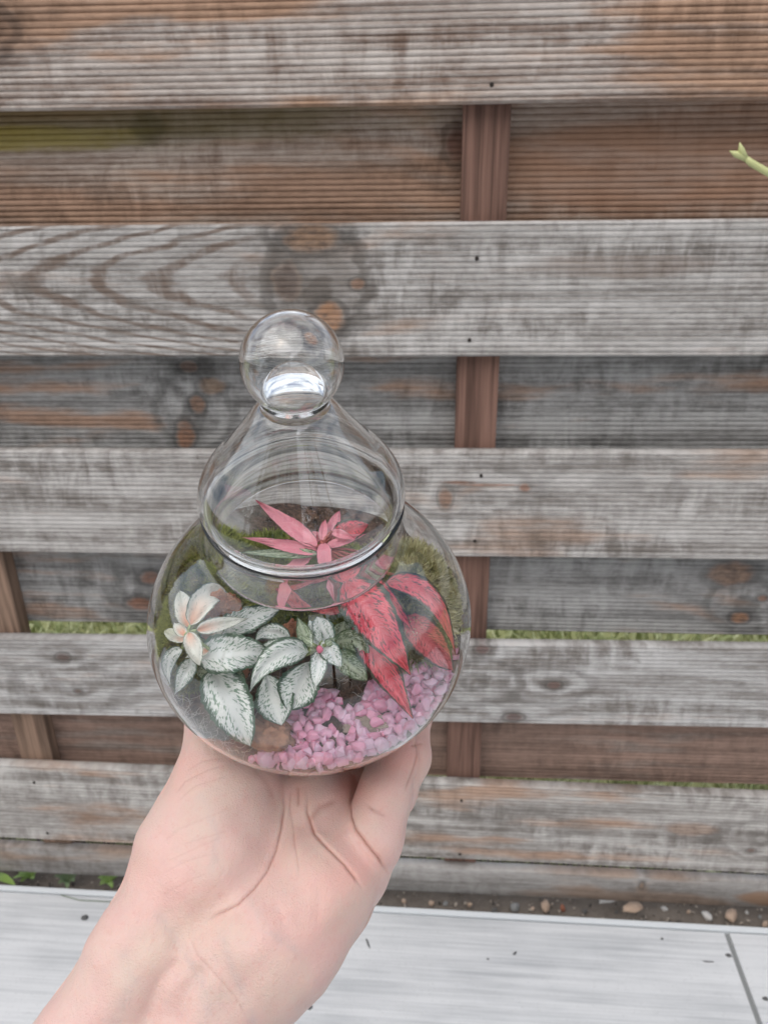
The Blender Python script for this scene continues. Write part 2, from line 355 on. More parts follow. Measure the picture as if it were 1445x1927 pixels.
def batten(u0, v0, w0, u1, v1, w1, col=(.20, .115, .088), name_seed=0, xoff=0):
    A = on_y(u0, v0, YB); B = on_y(u1, v1, YB); an = math.atan2(B[0]-A[0], -(B[2]-A[2]))
    wd = .0505
    top = CAM[2]+.42; bot = .05
    bm = bmesh.new(); box_bm(bm, -wd/2, wd/2, 0, BT, bot, top, .002)
    for _ in range(1): pass
    me = bm_mesh('batten', bm)
    o = link('batten', me, None, fence)
    o.location = (float((A[0]+B[0])/2)+xoff, YB, 0)
    t = NT('red_brown_batten'); co = t.coord()
    g = t.noise(t.scale(co, (95, 40, 3.2), (name_seed, 0, 0)), 1, 4, .6, .4); f = t.noise(t.scale(co, (420, 60, 9)), 1, 3)
    k = t.ramp(t.math('ADD', t.math('MULTIPLY', g, .8), t.math('MULTIPLY', f, .3)), .38, .72)
    c = t.mix(k, tuple(x*.42 for x in col), tuple(min(1, x*1.2) for x in col)); t.base(c, .85, Specular_IOR_Level=.2); t.bump(k, .4, .0015)
    me.materials.append(t.m)
    return o
b1 = batten(918, 195, 80, 873, 1400, 57)
b2 = batten(-12, 1100, 60, 60, 1390, 60, col=(.27, .18, .13), name_seed=4)
sp_ = b1.location.x-b2.location.x
batten(918, 195, 80, 873, 1400, 57, xoff=sp_, name_seed=7)
batten(918, 195, 80, 873, 1400, 57, xoff=-2*sp_, name_seed=8)

# ------------------------------------------------------------------ stones, shells and weeds in the strip at the fence foot
def stone_mesh(seed, sub=2, amp=.25, sq=(1, 1, 1), facet=False):
    bm = bmesh.new(); bmesh.ops.create_icosphere(bm, subdivisions=sub, radius=1)
    for v in bm.verts:
        n = mnoise.noise(v.co*1.1+Vector((seed*7.1, seed*3.3, 0))) + .35*mnoise.noise(v.co*2.6+Vector((0, seed*5.3, 2)))
        v.co *= 1+amp*n
        v.co = Vector((v.co.x*sq[0], v.co.y*sq[1], v.co.z*sq[2]))
    me = bm_mesh('stone', bm)
    if not facet: me.shade_smooth()
    return me
def rock_mat(name, a, b):
    t = NT(name); co = t.coord('Object'); c = t.mix(t.noise(co, 2.5, 5, .6), a, b); t.base(c, .8); t.bump(t.noise(co, 6, 4), .4, .1); return t.m
MR = {'grey': rock_mat('grey_stone', (.16, .16, .155), (.36, .36, .35)), 'white': rock_mat('white_stone', (.5, .48, .45), (.72, .70, .67)),
      'tan': rock_mat('tan_stone', (.38, .26, .18), (.60, .46, .36)), 'red': rock_mat('brick_red_stone', (.24, .08, .045), (.42, .18, .11)), 'dark': rock_mat('dark_stone', (.06, .055, .05), (.16, .15, .14))}
# (u, v, width px, height ratio, kind, label)
stones = [(812, 1697, 14, .8, 'tan', 'small tan stone at the fence foot just right of the hand'), (884, 1700, 11, 1.3, 'tan', 'slim upright tan pebble in the dirt strip'),
    (969, 1706, 22, .9, 'grey', 'pale grey rounded stone in the dirt strip behind the terrace edge'), (1027, 1705, 24, 1., 'tan', 'cream tan half round stone beside the small brick red chip'),
    (1058, 1707, 13, 1.5, 'red', 'small brick red chip standing between cream stone and white shell'), (1002, 1707, 11, .8, 'tan', 'tiny tan pebble between the grey stone and the cream stone'),
    (1330, 1722, 22, .8, 'white', 'pale grey white stone near the right end of the dirt strip'), (1296, 1712, 10, .8, 'tan', 'tiny tan pebble between brown shard and pale stone'),
    (1250, 1707, 15, .6, 'white', 'small flat white stone above the brown shard'), (1375, 1722, 30, .7, 'tan', 'broken pinkish tan shell piece at right end of dirt strip'),
    (838, 1697, 12, .6, 'grey', 'flat small grey stone right of the hand in the dirt'), (1440, 1736, 15, .8, 'tan', 'tan pebble at the right edge of the photo in the dirt'),
    (1100, 1712, 12, .7, 'dark', 'dark little stone between red chip and white shell'), (760, 1692, 13, .6, 'tan', 'low tan pebble closest to the hand in the dirt strip'),
    (1405, 1714, 9, .8, 'white', 'tiny white pebble under the fence near right edge'), (1430, 1722, 10, .8, 'grey', 'tiny grey pebble under the fence near right edge'),
    (930, 1708, 13, .5, 'dark', 'flat dark stone left of the pale grey stone'), (1160, 1712, 9, .6, 'dark', 'dark crumb of stone right of the white shell')]
for i, (u, v, wpx, hr, kd, lb) in enumerate(stones):
    p = on_z(u, v, .008); s = wpx/F_*(np.dot(p-CAM, FW))/2*.85
    o = link('stone', stone_mesh(i+1, 2, .5, (1, .8, hr)), MR[kd]); o.scale = (s, s, s); o.location = (p[0], p[1], .002+s*hr*.55); o.rotation_euler = (random.uniform(-.3, .3), 0, random.uniform(0, 3))
    tag(o, lb, 'stone')
def shell(u, v, wpx, mat, lb, rx):
    p = on_z(u, v, .01); s = wpx/F_*(np.dot(p-CAM, FW))/2; V, Fc = [], []; n, m = 12, 6
    for j in range(m+1):
        for i in range(n+1):
            a = math.pi*(i/n)*.9+.15; r = (j/m)*(1+.04*math.sin(i*2.1)); V.append((math.cos(a)*r, math.sin(a)*r*.7, .45*(1-r*r)+.03*math.sin(i*3.0)*r))
    for j in range(m):
        for i in range(n): a = j*(n+1)+i; Fc.append((a, a+1, a+n+2, a+n+1))
    o = link('shell', pydata('shell', V, Fc), mat, smooth=True); md = o.modifiers.new('s', 'SOLIDIFY'); md.thickness = .09
    o.scale = (s, s, s); o.location = (p[0], p[1], .012); o.rotation_euler = (rx, .1, .3); return tag(o, lb, 'shell')
shell(1145, 1702, 40, MR['white'], 'white flat shell fragment lying in the dirt strip', .5)
shell(1190, 1716, 44, MR['tan'], 'brown and cream broken shell shard leaning at the terrace edge', .9)
# crumbs and dry litter
def crumbs():
    rs = np.random.RandomState(9); bm = bmesh.new()
    for i in range(2400):
        x = rs.uniform(-1.2, 1.2); y = rs.uniform(-.02, .2); s = rs.uniform(.001, .0038)
        r = bmesh.ops.create_icosphere(bm, subdivisions=1, radius=s)
        q = Matrix.Rotation(rs.uniform(0, 6), 3, Vector(rs.normal(0, 1, 3))); sc = Vector((rs.uniform(.6, 1.5), rs.uniform(.5, 1.1), rs.uniform(.4, .9)))
        for v in r['verts']: v.co = q @ Vector((v.co.x*sc.x, v.co.y*sc.y, v.co.z*sc.z)) + Vector((x, y, .003+s*.3))
    t = NT('gravel_crumb'); c = t.mix(t.ramp(t.noise(t.coord(), 120, 2), .35, .65), (.05, .042, .036), (.42, .36, .30)); t.base(c, .9)
    return tag(link('gravel', bm_mesh('gravel', bm), t.m), 'dark dirt and gravel crumbs between terrace and fence', 'gravel', kind='stuff')
crumbs()
# leaf shape used for weeds
def blade_mesh(pts, wd, name='blade', n=10, fold=.25):
    pts = [np.array(p, float) for p in pts]; V, Fc = [], []
    for i in range(n+1):
        s = i/n; a = (1-s)**2*pts[0]+2*s*(1-s)*pts[1]+s*s*pts[2]; d = 2*(1-s)*(pts[1]-pts[0])+2*s*(pts[2]-pts[1]); d /= np.linalg.norm(d)
        sd_ = np.cross(d, [0, 0, 1.]); sd_ /= (np.linalg.norm(sd_)+1e-9); up = np.cross(sd_, d); q = wd/2*math.sin(math.pi*min(1, (s*.9+.1)))**.7*(1 if s < 1 else .02)
        V += [a-sd_*q+up*q*fold, a, a+sd_*q+up*q*fold]
    for i in range(n):
        b = i*3; Fc += [(b, b+1, b+4, b+3), (b+1, b+2, b+5, b+4)]
    return pydata(name, V, Fc)
M_weed = plain('weed_leaf', (.17, .26, .06), .5)
M_weed2 = plain('weed_leaf_dull', (.12, .17, .08), .6)
wp = on_z(-14, 1652, .02)
wd_ = empty('weed', tuple(map(float, wp))); tag(wd_, 'bright green pointed weed leaf poking in at the left edge over the terrace', 'weed')
for q in [((0, 0, 0), (.025, -.015, .03), (.062, -.03, .02)), ((0, 0, 0), (.0, -.02, .03), (.03, -.055, .022)), ((-.01, 0, 0), (-.02, -.02, .05), (-.05, -.03, .04))]:
    link('leaf', blade_mesh(q, .016, 'leaf'), M_weed, wd_, True)
for k, (u, v, lb) in enumerate([(60, 1652, 'small dull green weed under the fence left of the arm'), (130, 1660, 'grey green weed tuft under the fence, middle of the left strip'), (205, 1662, 'light green weed tuft under the fence closest to the arm')]):
    wp = on_z(u, v, .01); r = empty('weed', tuple(map(float, wp))); tag(r, lb, 'weed')
    for j in range(11):
        a = random.uniform(0, 6.28); l = random.uniform(.012, .03)
        link('leaf', blade_mesh([(0, 0, 0), (math.cos(a)*l*.5, math.sin(a)*l*.5, l*.8), (math.cos(a)*l, math.sin(a)*l, l*random.uniform(.3, .9))], random.uniform(.007, .013), 'leaf', 6), M_weed if k != 1 else M_weed2, r, True)
# green bud twig reaching in on the right
tp = on_y(1400, 295, -.09)
tw = empty('twig', tuple(map(float, tp))); tag(tw, 'pale green twig tip with a forked bud poking in from the right edge', 'twig')
def tube_mesh(pts, radii, seg=8, name='tube'):
    V, Fc = [], []; pts = [Vector([float(c) for c in p]) for p in pts]
    if not hasattr(radii, '__len__'): radii = [radii]*len(pts)
    for i, p in enumerate(pts):
        d = (pts[min(i+1, len(pts)-1)]-pts[max(i-1, 0)]).normalized(); a = d.orthogonal().normalized(); b = d.cross(a)
        if i and (a-pa).length > 1.0: pass
        if i:
            a = (pa - d*pa.dot(d)).normalized(); b = d.cross(a)
        pa = a
        for k in range(seg): q = 2*math.pi*k/seg; V.append(p+(a*math.cos(q)+b*math.sin(q))*radii[i])
    for i in range(len(pts)-1):
        for k in range(seg): c0 = i*seg+k; c1 = i*seg+(k+1) % seg; Fc.append((c0, c1, c1+seg, c0+seg))
    Fc.append(tuple(range(seg))[::-1]); Fc.append(tuple(range((len(pts)-1)*seg, len(pts)*seg)))
    return pydata(name, V, Fc)
def rel(u, v, y): return on_y(u, v, y)-tp
M_bud = plain('twig_green', (.50, .52, .24), .5)
link('stem', tube_mesh([rel(1500, 352, -.09), rel(1450, 328, -.092), rel(1412, 306, -.09), rel(1400, 296, -.09)], [.0035, .0033, .0032, .0025], 8, 'stem'), M_bud, tw, True)
for e in ((1372, 284), (1391, 268)):
    link('bud', tube_mesh([rel(1404, 300, -.09), rel((1400+e[0])/2-2, (296+e[1])/2, -.092), rel(*e, -.093)], [.0022, .0030, .0003], 8, 'bud'), M_bud, tw, True)

# litter on the terrace
def crumb(u, v, s, mat, lb, sq, rz):
    p = on_z(u, v, DECK_Z); k = s/F_*np.dot(p-CAM, FW)/2
    o = link('debris', stone_mesh(u, 1, .6, sq), mat); o.scale = (k, k, k); o.location = (p[0], p[1], DECK_Z+k*sq[2]*.5); o.rotation_euler[2] = rz; tag(o, lb, 'debris')
M_cr = plain('dry_debris', (.10, .10, .10), .9)
for i, (u, v, s, sq, rz, lb) in enumerate([(968, 1795, 10, (1, .5, .3), .8, 'small dark crumb on the tile right of the wrist'), (692, 1775, 26, (1, .14, .1), 2., 'thin dark sprig lying on the tile close to the hand'),
        (1370, 1798, 12, (1, .7, .3), 0, 'dark round crumb beside the tile joint'), (1332, 1810, 26, (1, .1, .1), 0, 'thin dry fibre on the tile left of the joint'), (1245, 1767, 6, (1, .8, .4), 0, 'tiny dark speck on the tile near the dirt strip'),
        (1440, 1880, 13, (1, .7, .3), .5, 'dark crumb at the right edge of the terrace'), (583, 1896, 12, (1, .8, .4), .5, 'dark crumb on the tile beside the forearm'), (918, 1805, 5, (1, .8, .4), .2, 'smallest dark speck on the tile'),
        (160, 1727, 17, (1, .8, .2), .2, 'flat grey crumb on the tile left of the forearm')]):
    crumb(u, v, s, M_cr, lb, sq, rz)
# thin grass stalks lying on the tile at left
o = link('grass_stalk', tube_mesh([on_z(115, 1684, DECK_Z+.002), on_z(150, 1694, DECK_Z+.003), on_z(215, 1697, DECK_Z+.002)], .0006, 5, 'grass_stalk'), M_weed2, None, True)
tag(o, 'thin green grass stalk lying on the tile left of the forearm', 'grass stalk')

# ------------------------------------------------------------------ the place behind the camera (seen only in reflections)
t = NT('brick_wall'); br = t.n('ShaderNodeTexBrick'); t.set(br.inputs['Vector'], t.scale(t.coord(), (1, 1, 1))); br.inputs['Scale'].default_value = 4
br.inputs['Color1'].default_value = (.36, .15, .085, 1); br.inputs['Color2'].default_value = (.28, .11, .06, 1); br.inputs['Mortar'].default_value = (.4, .36, .32, 1)
M_brick = t.base(br.outputs[0], .9)
house = empty('house', (-2.4, -7.2, 0)); tag(house, 'orange brick house standing across the terrace behind the camera', 'house')
def hbox(name, x0, x1, y0, y1, z0, z1, m, par=house):
    bm = bmesh.new(); box_bm(bm, x0, x1, y0, y1, z0, z1); return link(name, bm_mesh(name, bm), m, par)
hbox('wall', -4.5, 3.2, -4, 0, 0, 5.4, M_brick)
rf = pydata('roof', [(-4.8, .4, 5.402), (3.5, .4, 5.402), (3.5, -4.4, 5.402), (-4.8, -4.4, 5.402), (-4.8, -2, 7.2), (3.5, -2, 7.2)], [(0, 1, 5, 4), (2, 3, 4, 5), (1, 2, 5), (3, 0, 4), (3, 2, 1, 0)])
link('roof', rf, plain('roof_tile', (.10, .07, .06), .8), house)
M_wf, M_wg = plain('white_frame', (.8, .8, .8), .4), plain('window_glass', (.06, .08, .09), .05)
for x, zw in [(a_, b_) for a_ in (-3.4, -.9, 1.5) for b_ in (.9, 3.5)]:
    wdw = hbox('window', x-.65, x+.65, .001, .06, zw, zw+1.4, M_wf); hbox('pane', x-.56, x-.04, .062, .07, zw+.1, zw+1.3, M_wg, wdw); hbox('pane', x+.04, x+.56, .062, .07, zw+.1, zw+1.3, M_wg, wdw)
M_crown = plain('tree_leaf', (.05, .085, .03), .6); M_bark = plain('tree_bark', (.12, .09, .07), .9)
def tree(x, y, h, r, lb, seed):
    rt_ = empty('tree', (x, y, 0)); tag(rt_, lb, 'tree')
    link('trunk', tube_mesh([(0, 0, 0), (.05, 0, h*.4), (.1, .05, h*.8)], [.16, .12, .05], 8, 'trunk'), M_bark, rt_, True)
    rs = np.random.RandomState(seed); V, Fc = [], []
    cl_ = [(rs.normal(0, r*.45), rs.normal(0, r*.45), h*.75+rs.normal(0, r*.4), r*rs.uniform(.25, .5)) for _ in range(14)]
    for cx, cyy, cz, cr in cl_:
        for _ in range(170):
            d = rs.normal(0, 1, 3); d /= np.linalg.norm(d); p = np.array([cx, cyy, cz])+d*cr*rs.uniform(.5, 1.05)
            a = rs.normal(0, 1, 3); a /= np.linalg.norm(a); b = np.cross(a, rs.normal(0, 1, 3)); b /= np.linalg.norm(b); s = rs.uniform(.05, .11); k = len(V)
            V += [p-a*s, p+b*s*.5, p+a*s, p-b*s*.5]; Fc.append((k, k+1, k+2, k+3))
    cr_ = link('crown', pydata('crown', V, Fc), M_crown, rt_)
tree(2.6, -7.5, 4.8, 1.6, 'leafy tree right of the brick house behind the camera', 1)
tree(4.9, -9.0, 5.5, 1.9, 'taller leafy tree farther right behind the camera', 2)
tree(-6.2, -5.5, 5.5, 1.9, 'added leafy tree left of the brick house behind the camera', 5)  # added to cover low sky in the glass reflections
tree(3.6, -4.6, 4.6, 1.5, 'nearest leafy tree, added at the terrace edge right of the camera', 6)  # also added, blocks low sky mirrored in the bowl

# ================================================================== the terrarium
Cc = np.array([-.0317, -.0464, .3392]); th, ph = rad(-1.25), rad(44.07)
kc = np.array([-math.sin(th)*math.cos(ph), math.cos(th)*math.cos(ph), -math.sin(ph)])
ec = np.cross(kc, [0, 0, 1.]); ec /= np.linalg.norm(ec); yc = -np.cross(kc, ec)
c2w = lambda v: v[0]*RT + v[1]*UP + v[2]*FW
O = CAM + c2w(Cc); EX, EY, EK = c2w(ec), c2w(yc), c2w(kc)
TM = Matrix([[EX[i], EY[i], EK[i], O[i]] for i in range(3)] + [[0, 0, 0, 1]])       # terrarium frame: x right, y away, z up its axis
BM_ = np.stack([EX, EY, EK], 1)
def Lw(x, y, h): return O + x*EX + y*EY + h*EK
def toL(p): return BM_.T @ (np.asarray(p)-O)
def Q(u, v, h):                                         # point seen at u,v on the level h of the terrarium frame
    r = ray(u, v); s = (h - np.dot(CAM-O, EK))/np.dot(r, EK); return toL(CAM+r*s)
bowl_out = [(0, -.0530), (.02, -.0530), (.03, -.0500), (.042, -.0445), (.052, -.0368), (.060, -.0280), (.0657, -.0180), (.0690, -.0085), (.0700, 0.001), (.0695, .0085), (.0672, .0170), (.0625, .0262), (.0560, .0352), (.0490, .0425), (.0432, .0478), (.0395, .0520), (.0376, .0560), (.0370, .0600), (.0368, .0650), (.0370, .0682), (.0382, .0695)]
def smooth_profile(pts, it=2):
    p = [np.array(a, float) for a in pts]
    for _ in range(it):
        q = [p[0]]
        for a, b in zip(p[:-1], p[1:]): q += [a*.75+b*.25, a*.25+b*.75]
        q.append(p[-1]); p = q
    return p
def offset_profile(p, d):
    out = []
    for i, a in enumerate(p):
        t_ = p[min(i+1, len(p)-1)]-p[max(i-1, 0)]; t_ = t_/np.linalg.norm(t_); out.append(a+np.array([-t_[1], t_[0]])*d)
    out[0][0] = 0; return out
BO = smooth_profile(bowl_out); BOz = np.array([p[1] for p in BO]); BOr = np.array([p[0] for p in BO])
def bowl_r(h): return float(np.interp(h, BOz, BOr))
def spin(name, prof, seg=128, close=True, ripple=0.):
    V, Fc = [], []; n = len(prof)
    for i in range(seg):
        a = 2*math.pi*i/seg; ca, sa = math.cos(a), math.sin(a)
        for j, (r, z) in enumerate(prof):
            q = 1 + (ripple*mnoise.noise(Vector((ca*1.5, sa*1.5, z*38))) if r > .002 else 0)
            V.append((r*q*ca, r*q*sa, z))
    for i in range(seg):
        i2 = (i+1) % seg
        for j in range(n-1):
            a, b, c, d = i*n+j, i2*n+j, i2*n+j+1, i*n+j+1
            if prof[j][0] < 1e-6 and prof[j+1][0] < 1e-6: continue
            if prof[j][0] < 1e-6: Fc.append((a, c, d))
            elif prof[j+1][0] < 1e-6: Fc.append((a, b, c))
            else: Fc.append((a, b, c, d))
    me = pydata(name, V, Fc); bm = bmesh.new(); bm.from_mesh(me); bmesh.ops.remove_doubles(bm, verts=bm.verts, dist=1e-6); bm.to_mesh(me); bm.free(); me.shade_smooth(); return me
t = NT('clear_glass'); t.t.nodes.remove(t.b)
g_ = t.n('ShaderNodeBsdfGlass'); g_.inputs['IOR'].default_value = 1.54; g_.inputs['Roughness'].default_value = 0.0; g_.inputs['Color'].default_value = (.997, 1, .999, 1)
t.t.links.new(g_.outputs[0], t.out.inputs[0]); M_glass = t.m
def rev(p): return [np.array(a) for a in p[::-1]]
def arc(cx, cz, r, a0, a1, n=8): return [np.array([cx+r*math.cos(rad(a0+(a1-a0)*i/n)), cz+r*math.sin(rad(a0+(a1-a0)*i/n))]) for i in range(n+1)]
WALL = .0010
inner = offset_profile(BO, WALL)
prof_bowl = BO + arc(.0374, .0703, .0010, -30, 200, 8) + rev(inner[:-3])
jar = empty('glass_jar'); jar.matrix_world = TM
bowl = link('bowl', spin('bowl', prof_bowl, ripple=.006), M_glass, jar)
tag(jar, 'clear round squat glass jar filled with soil, moss and small plants', 'glass jar')
# lid: outer skin from the flange foot up, inner skin back down
lo = [(.0366, .0728), (.0379, .0733), (.0385, .0746), (.0385, .0768), (.0377, .0802), (.0355, .0844), (.0325, .0886), (.0286, .0926), (.0256, .0968), (.0227, .1008), (.0200, .1046), (.0175, .1084), (.0152, .1118), (.0131, .1142), (.0119, .1152)]
LO = smooth_profile(lo, 2)
ballc, ballr = .1315, .0169
a_th = math.degrees(math.asin(-(.0125/ballr)))  # angle where the ball meets the throat
ball_z = ballc + ballr*math.sin(math.acos(.0117/ballr)*-1)
BALL = arc(0, ballc, ballr, math.degrees(-math.acos(.0117/ballr)), 90, 26); BALL[-1][0] = 0
LI = offset_profile([np.array(p) for p in LO], .0010); LI[0][0] = LO[0][0]-.0014
dome = [np.array([.0092*math.cos(a_)*1.0, .1150+.0085*math.sin(a_)]) for a_ in np.linspace(0.05, math.pi/2, 12)]; dome[-1][0] = 0
foot = [np.array([.0342, .0722]), np.array([.0342, .060]), np.array([.0347, .0508]), np.array([.0350, .0494]), np.array([.0358, .0492]), np.array([.0357, .0505]), np.array([.0353, .0560]), np.array([.0352, .0700]), np.array([.0355, .0722])]
bead = arc(.0374, .0741, .0013, -110, 60, 8)
inner_lid = LI[1:-1]
prof_lid = foot[1:] + LO + BALL          # outside, upward
prof_in = [foot[0]] + inner_lid[4:] + dome          # inside, upward to the apex of the dome
bm = bmesh.new(); m_ = spin('lid', rev(BALL + [] if False else prof_lid) + prof_in, ripple=.005); bm.from_mesh(m_); bpy.data.meshes.remove(m_)
lid = link('lid', bpy.data.meshes.new('lid'), M_glass, jar)
# hollow of the ball (its own closed surface, normals inward)
hol = arc(0, ballc, ballr-.0011, math.degrees(-math.acos(.0108/(ballr-.0011)))+3, 90, 24); hol[-1][0] = 0
dome_o = [np.array([.0114*math.cos(a_), .1170+.0135*math.sin(a_)]) for a_ in np.linspace(0.06, math.pi/2, 14)]; dome_o[-1][0] = 0
me3 = spin('ball_hollow', rev(dome_o) + hol, ripple=.01)
bm.from_mesh(me3); bpy.data.meshes.remove(me3)
bmesh.ops.remove_doubles(bm, verts=bm.verts, dist=2e-6)
# orientation: make each island outward, then flip the hollow
bmesh.ops.recalc_face_normals(bm, faces=bm.faces)
seen = set(); islands = []
bm.verts.ensure_lookup_table()
for v0 in bm.verts:
    if v0.index in seen: continue
    st_, isl = [v0], []
    seen.add(v0.index)
    while st_:
        a_ = st_.pop(); isl.append(a_)
        for e_ in a_.link_edges:
            b_ = e_.other_vert(a_)
            if b_.index not in seen: seen.add(b_.index); st_.append(b_)
    islands.append(isl)
islands.sort(key=lambda s: -len(s))
for isl in islands:
    zs_ = [v.co.z for v in isl]
    if min(zs_) > .113:
        fs = {f_ for v in isl for f_ in v.link_faces}
        bmesh.ops.reverse_faces(bm, faces=list(fs))
bm.to_mesh(lid.data); bm.free(); lid.data.shade_smooth()
lid['label'] = 'clear glass lid with a tall conical top and a hollow ball knob'

# --- soil
def soil_h(x, y):
    s = max(0, min(1, (y+.030)/.055)); s = s*s*(3-2*s)
    h = -.013 + .017*s
    lf = max(0, min(1, (-x-.005)/.04)); h += .012*lf*max(0, min(1, (y+.035)/.05))
    rt_ = max(0, min(1, (x-.03)/.03)); h -= .010*rt_*s
    return h
def in_r(h): return bowl_r(h)-WALL-.0006
def soil_mesh():
    V, Fc = [], []; nr, na = 46, 120
    V.append((0, 0, soil_h(0, 0)))
    for i in range(1, nr+1):
        for j in range(na):
            a = 2*math.pi*j/na; r = i/nr*.0668; x, y = r*math.cos(a), r*math.sin(a); h = soil_h(x, y)
            if r > in_r(h): x *= in_r(h)/r; y *= in_r(h)/r
            n = mnoise.noise(Vector((x*90, y*90, 0)))*.0022 + mnoise.noise(Vector((x*300, y*300, 5)))*.0011 + abs(mnoise.noise(Vector((x*700, y*700, 9))))*.0006
            V.append((x, y, h + n*(1 if i < nr else .3)))
    for j in range(na): Fc.append((0, 1+j, 1+(j+1) % na))
    for i in range(nr-1):
        for j in range(na): a = 1+i*na+j; b = 1+i*na+(j+1) % na; Fc.append((a, a+na, b+na, b))
    base = 1+(nr-1)*na; prev = base
    m = 14
    for q in range(1, m+1):
        s = len(V)
        for j in range(na):
            x0, y0, z0 = V[base+j]; z = z0 + (-.0505-z0)*(q/m); a = math.atan2(y0, x0); r = in_r(max(z, -.0520))*(.999)
            if q == m: r = .022
            V.append((r*math.cos(a), r*math.sin(a), z))
        for j in range(na): Fc.append((prev+j, s+j, s+(j+1) % na, prev+(j+1) % na))
        prev = s
    V.append((0, 0, -.0506)); c = len(V)-1
    for j in range(na): Fc.append((prev+j, c, prev+(j+1) % na))
    return pydata('soil', V, Fc)
t = NT('potting_soil'); co = t.coord()
n1 = t.noise(co, 260, 5, .7); n2 = t.noise(co, 34, 3, .5); n3 = t.noise(co, 900, 2, .6)
Xs, Ys, Zs = t.sep(co)
c = t.mix(t.ramp(n1, .35, .7), (.035, .020, .014), (.19, .105, .07)); 
lft = t.math('MULTIPLY', t.ramp(Xs, -.021, -.038), t.ramp(n2, .30, .55))
c = t.mix(lft, c, t.mix(n1, (.14, .125, .105), (.33, .31, .28)))       # greyer fibrous mat on the left
c = t.mix(t.ramp(n3, .66, .74), c, (.42, .34, .26)); t.base(c, .85)
t.bump(t.math('ADD', n1, t.math('MULTIPLY', n3, .4)), .9, .0012); M_soil = t.m
soil = link('soil', soil_mesh(), M_soil, None, True); soil.matrix_world = TM
tag(soil, 'dark brown potting soil with a grey fibrous patch filling the jar', 'soil', kind='stuff')

def in_poly(u, v, poly):
    c = False; n = len(poly)
    for i in range(n):
        x0, y0 = poly[i]; x1, y1 = poly[(i+1) % n]
        if (y0 > v) != (y1 > v) and u < (x1-x0)*(v-y0)/(y1-y0)+x0: c = not c
    return c
def pix(pL):
    p = O + BM_ @ np.asarray(pL, float) - CAM; z = p @ FW; return CU+F_*(p@RT)/z, CV-F_*(p@UP)/z

# --- pink pebbles
t = NT('pink_pebble'); rn = t.rand(); co = t.coord()
c = t.mix(t.ramp(rn, .0, 1.), (.93, .30, .49), (.95, .60, .78)); c = t.mix(t.math('MULTIPLY', t.noise(co, 1.4, 3), .45), c, (.96, .74, .87))
t.base(c, .45, Subsurface_Weight=.25, Subsurface_Scale=.002); t.set(t.b.inputs['Subsurface Radius'], (1, .5, .6)); t.bump(t.noise(co, 3, 3), .15, .3); M_peb = t.m
peb_meshes = []
for i in range(14):
    rs_ = np.random.RandomState(70+i); bm = bmesh.new()
    for _ in range(15):
        d_ = rs_.normal(0, 1, 3); d_ /= np.linalg.norm(d_); d_ *= rs_.uniform(.92, 1.12); bm.verts.new((d_[0]*1.1, d_[1]*rs_.uniform(.75, .9), d_[2]*.75))
    bmesh.ops.convex_hull(bm, input=bm.verts); bmesh.ops.delete(bm, geom=[v for v in bm.verts if not v.link_faces], context='VERTS')
    bmesh.ops.bevel(bm, geom=bm.edges[:], offset=.09, segments=2, affect='EDGES', profile=.5, clamp_overlap=True)
    m_ = bm_mesh('pebble', bm); m_.shade_smooth(); m_.materials.append(M_peb); peb_meshes.append(m_)
poly = [(440, 1440), (455, 1424), (500, 1424), (520, 1400), (548, 1345), (575, 1312), (600, 1296), (628, 1300), (640, 1325), (662, 1330), (668, 1350), (690, 1300), (716, 1270), (760, 1255), (790, 1222), (806, 1262), (846, 1240), (852, 1225), (880, 1220), (880, 1330), (760, 1480), (480, 1500)]
hole = [(605, 1350), (650, 1348), (664, 1368), (640, 1382), (604, 1368)]
rs = np.random.RandomState(21); pebs = []
tries = 0
def add_peb(x, y, z, s): pebs.append((x, y, z, s))
cand = 0
while cand < 26000 and len(pebs) < 292:
    cand += 1
    phase = 0 if cand < 9000 else (1 if cand < 15000 else 2)
    s = rs.uniform(.0021, .0034) if phase == 0 else rs.uniform(.0018, .0027)
    if phase == 1:      # against the front glass
        a = rs.uniform(-2.55, -.10); h = rs.uniform(-.027, -.011); r = in_r(h)-s*.95; x, y, z = r*math.cos(a), r*math.sin(a), h
        hh = soil_h(x, y)
        if h > hh+.003: continue
        if pix((x, y, z))[0] < 470: continue
    else:
        x = rs.uniform(-.045, .068); y = rs.uniform(-.068, .015)
        z = soil_h(x, y) + (s*.55 if phase == 0 else s*rs.uniform(.9, 2.0))
        if math.hypot(x, y) > in_r(z)-s*.9: continue
        u, v = pix((x, y, z))
        if not in_poly(u, v, poly) or in_poly(u, v, hole): continue
    ok = True
    f_ = .74 if phase == 0 else .70
    for (a, b, c_, q) in pebs:
        if (a-x)**2+(b-y)**2+(c_-z)**2 < ((q+s)*f_)**2: ok = False; break
    if ok: add_peb(x, y, z, s)
bedV = []
for _ in range(2600):
    s = rs.uniform(.0014, .0024); x = rs.uniform(-.045, .068); y = rs.uniform(-.068, .015); z = soil_h(x, y)+s*.25
    if math.hypot(x, y) > in_r(z)-s*1.2: continue
    u, v = pix((x, y, z))
    if not in_poly(u, v, poly) or in_poly(u, v, hole): continue
    if all((a-x)**2+(b-y)**2 > ((q+s)*.62)**2 for (a, b, c_, q) in bedV): bedV.append((x, y, z, s))
bmb = bmesh.new()
for (x, y, z, s) in bedV:
    k0 = len(bmb.verts); bmb.from_mesh(peb_meshes[rs.randint(14)]); bmb.verts.ensure_lookup_table()
    q = Matrix.Rotation(rs.uniform(0, 6.28), 3, Vector(rs.normal(0, 1, 3)))
    for vv in bmb.verts[k0:]: vv.co = q @ vv.co*s*1.25+Vector((x, y, z))
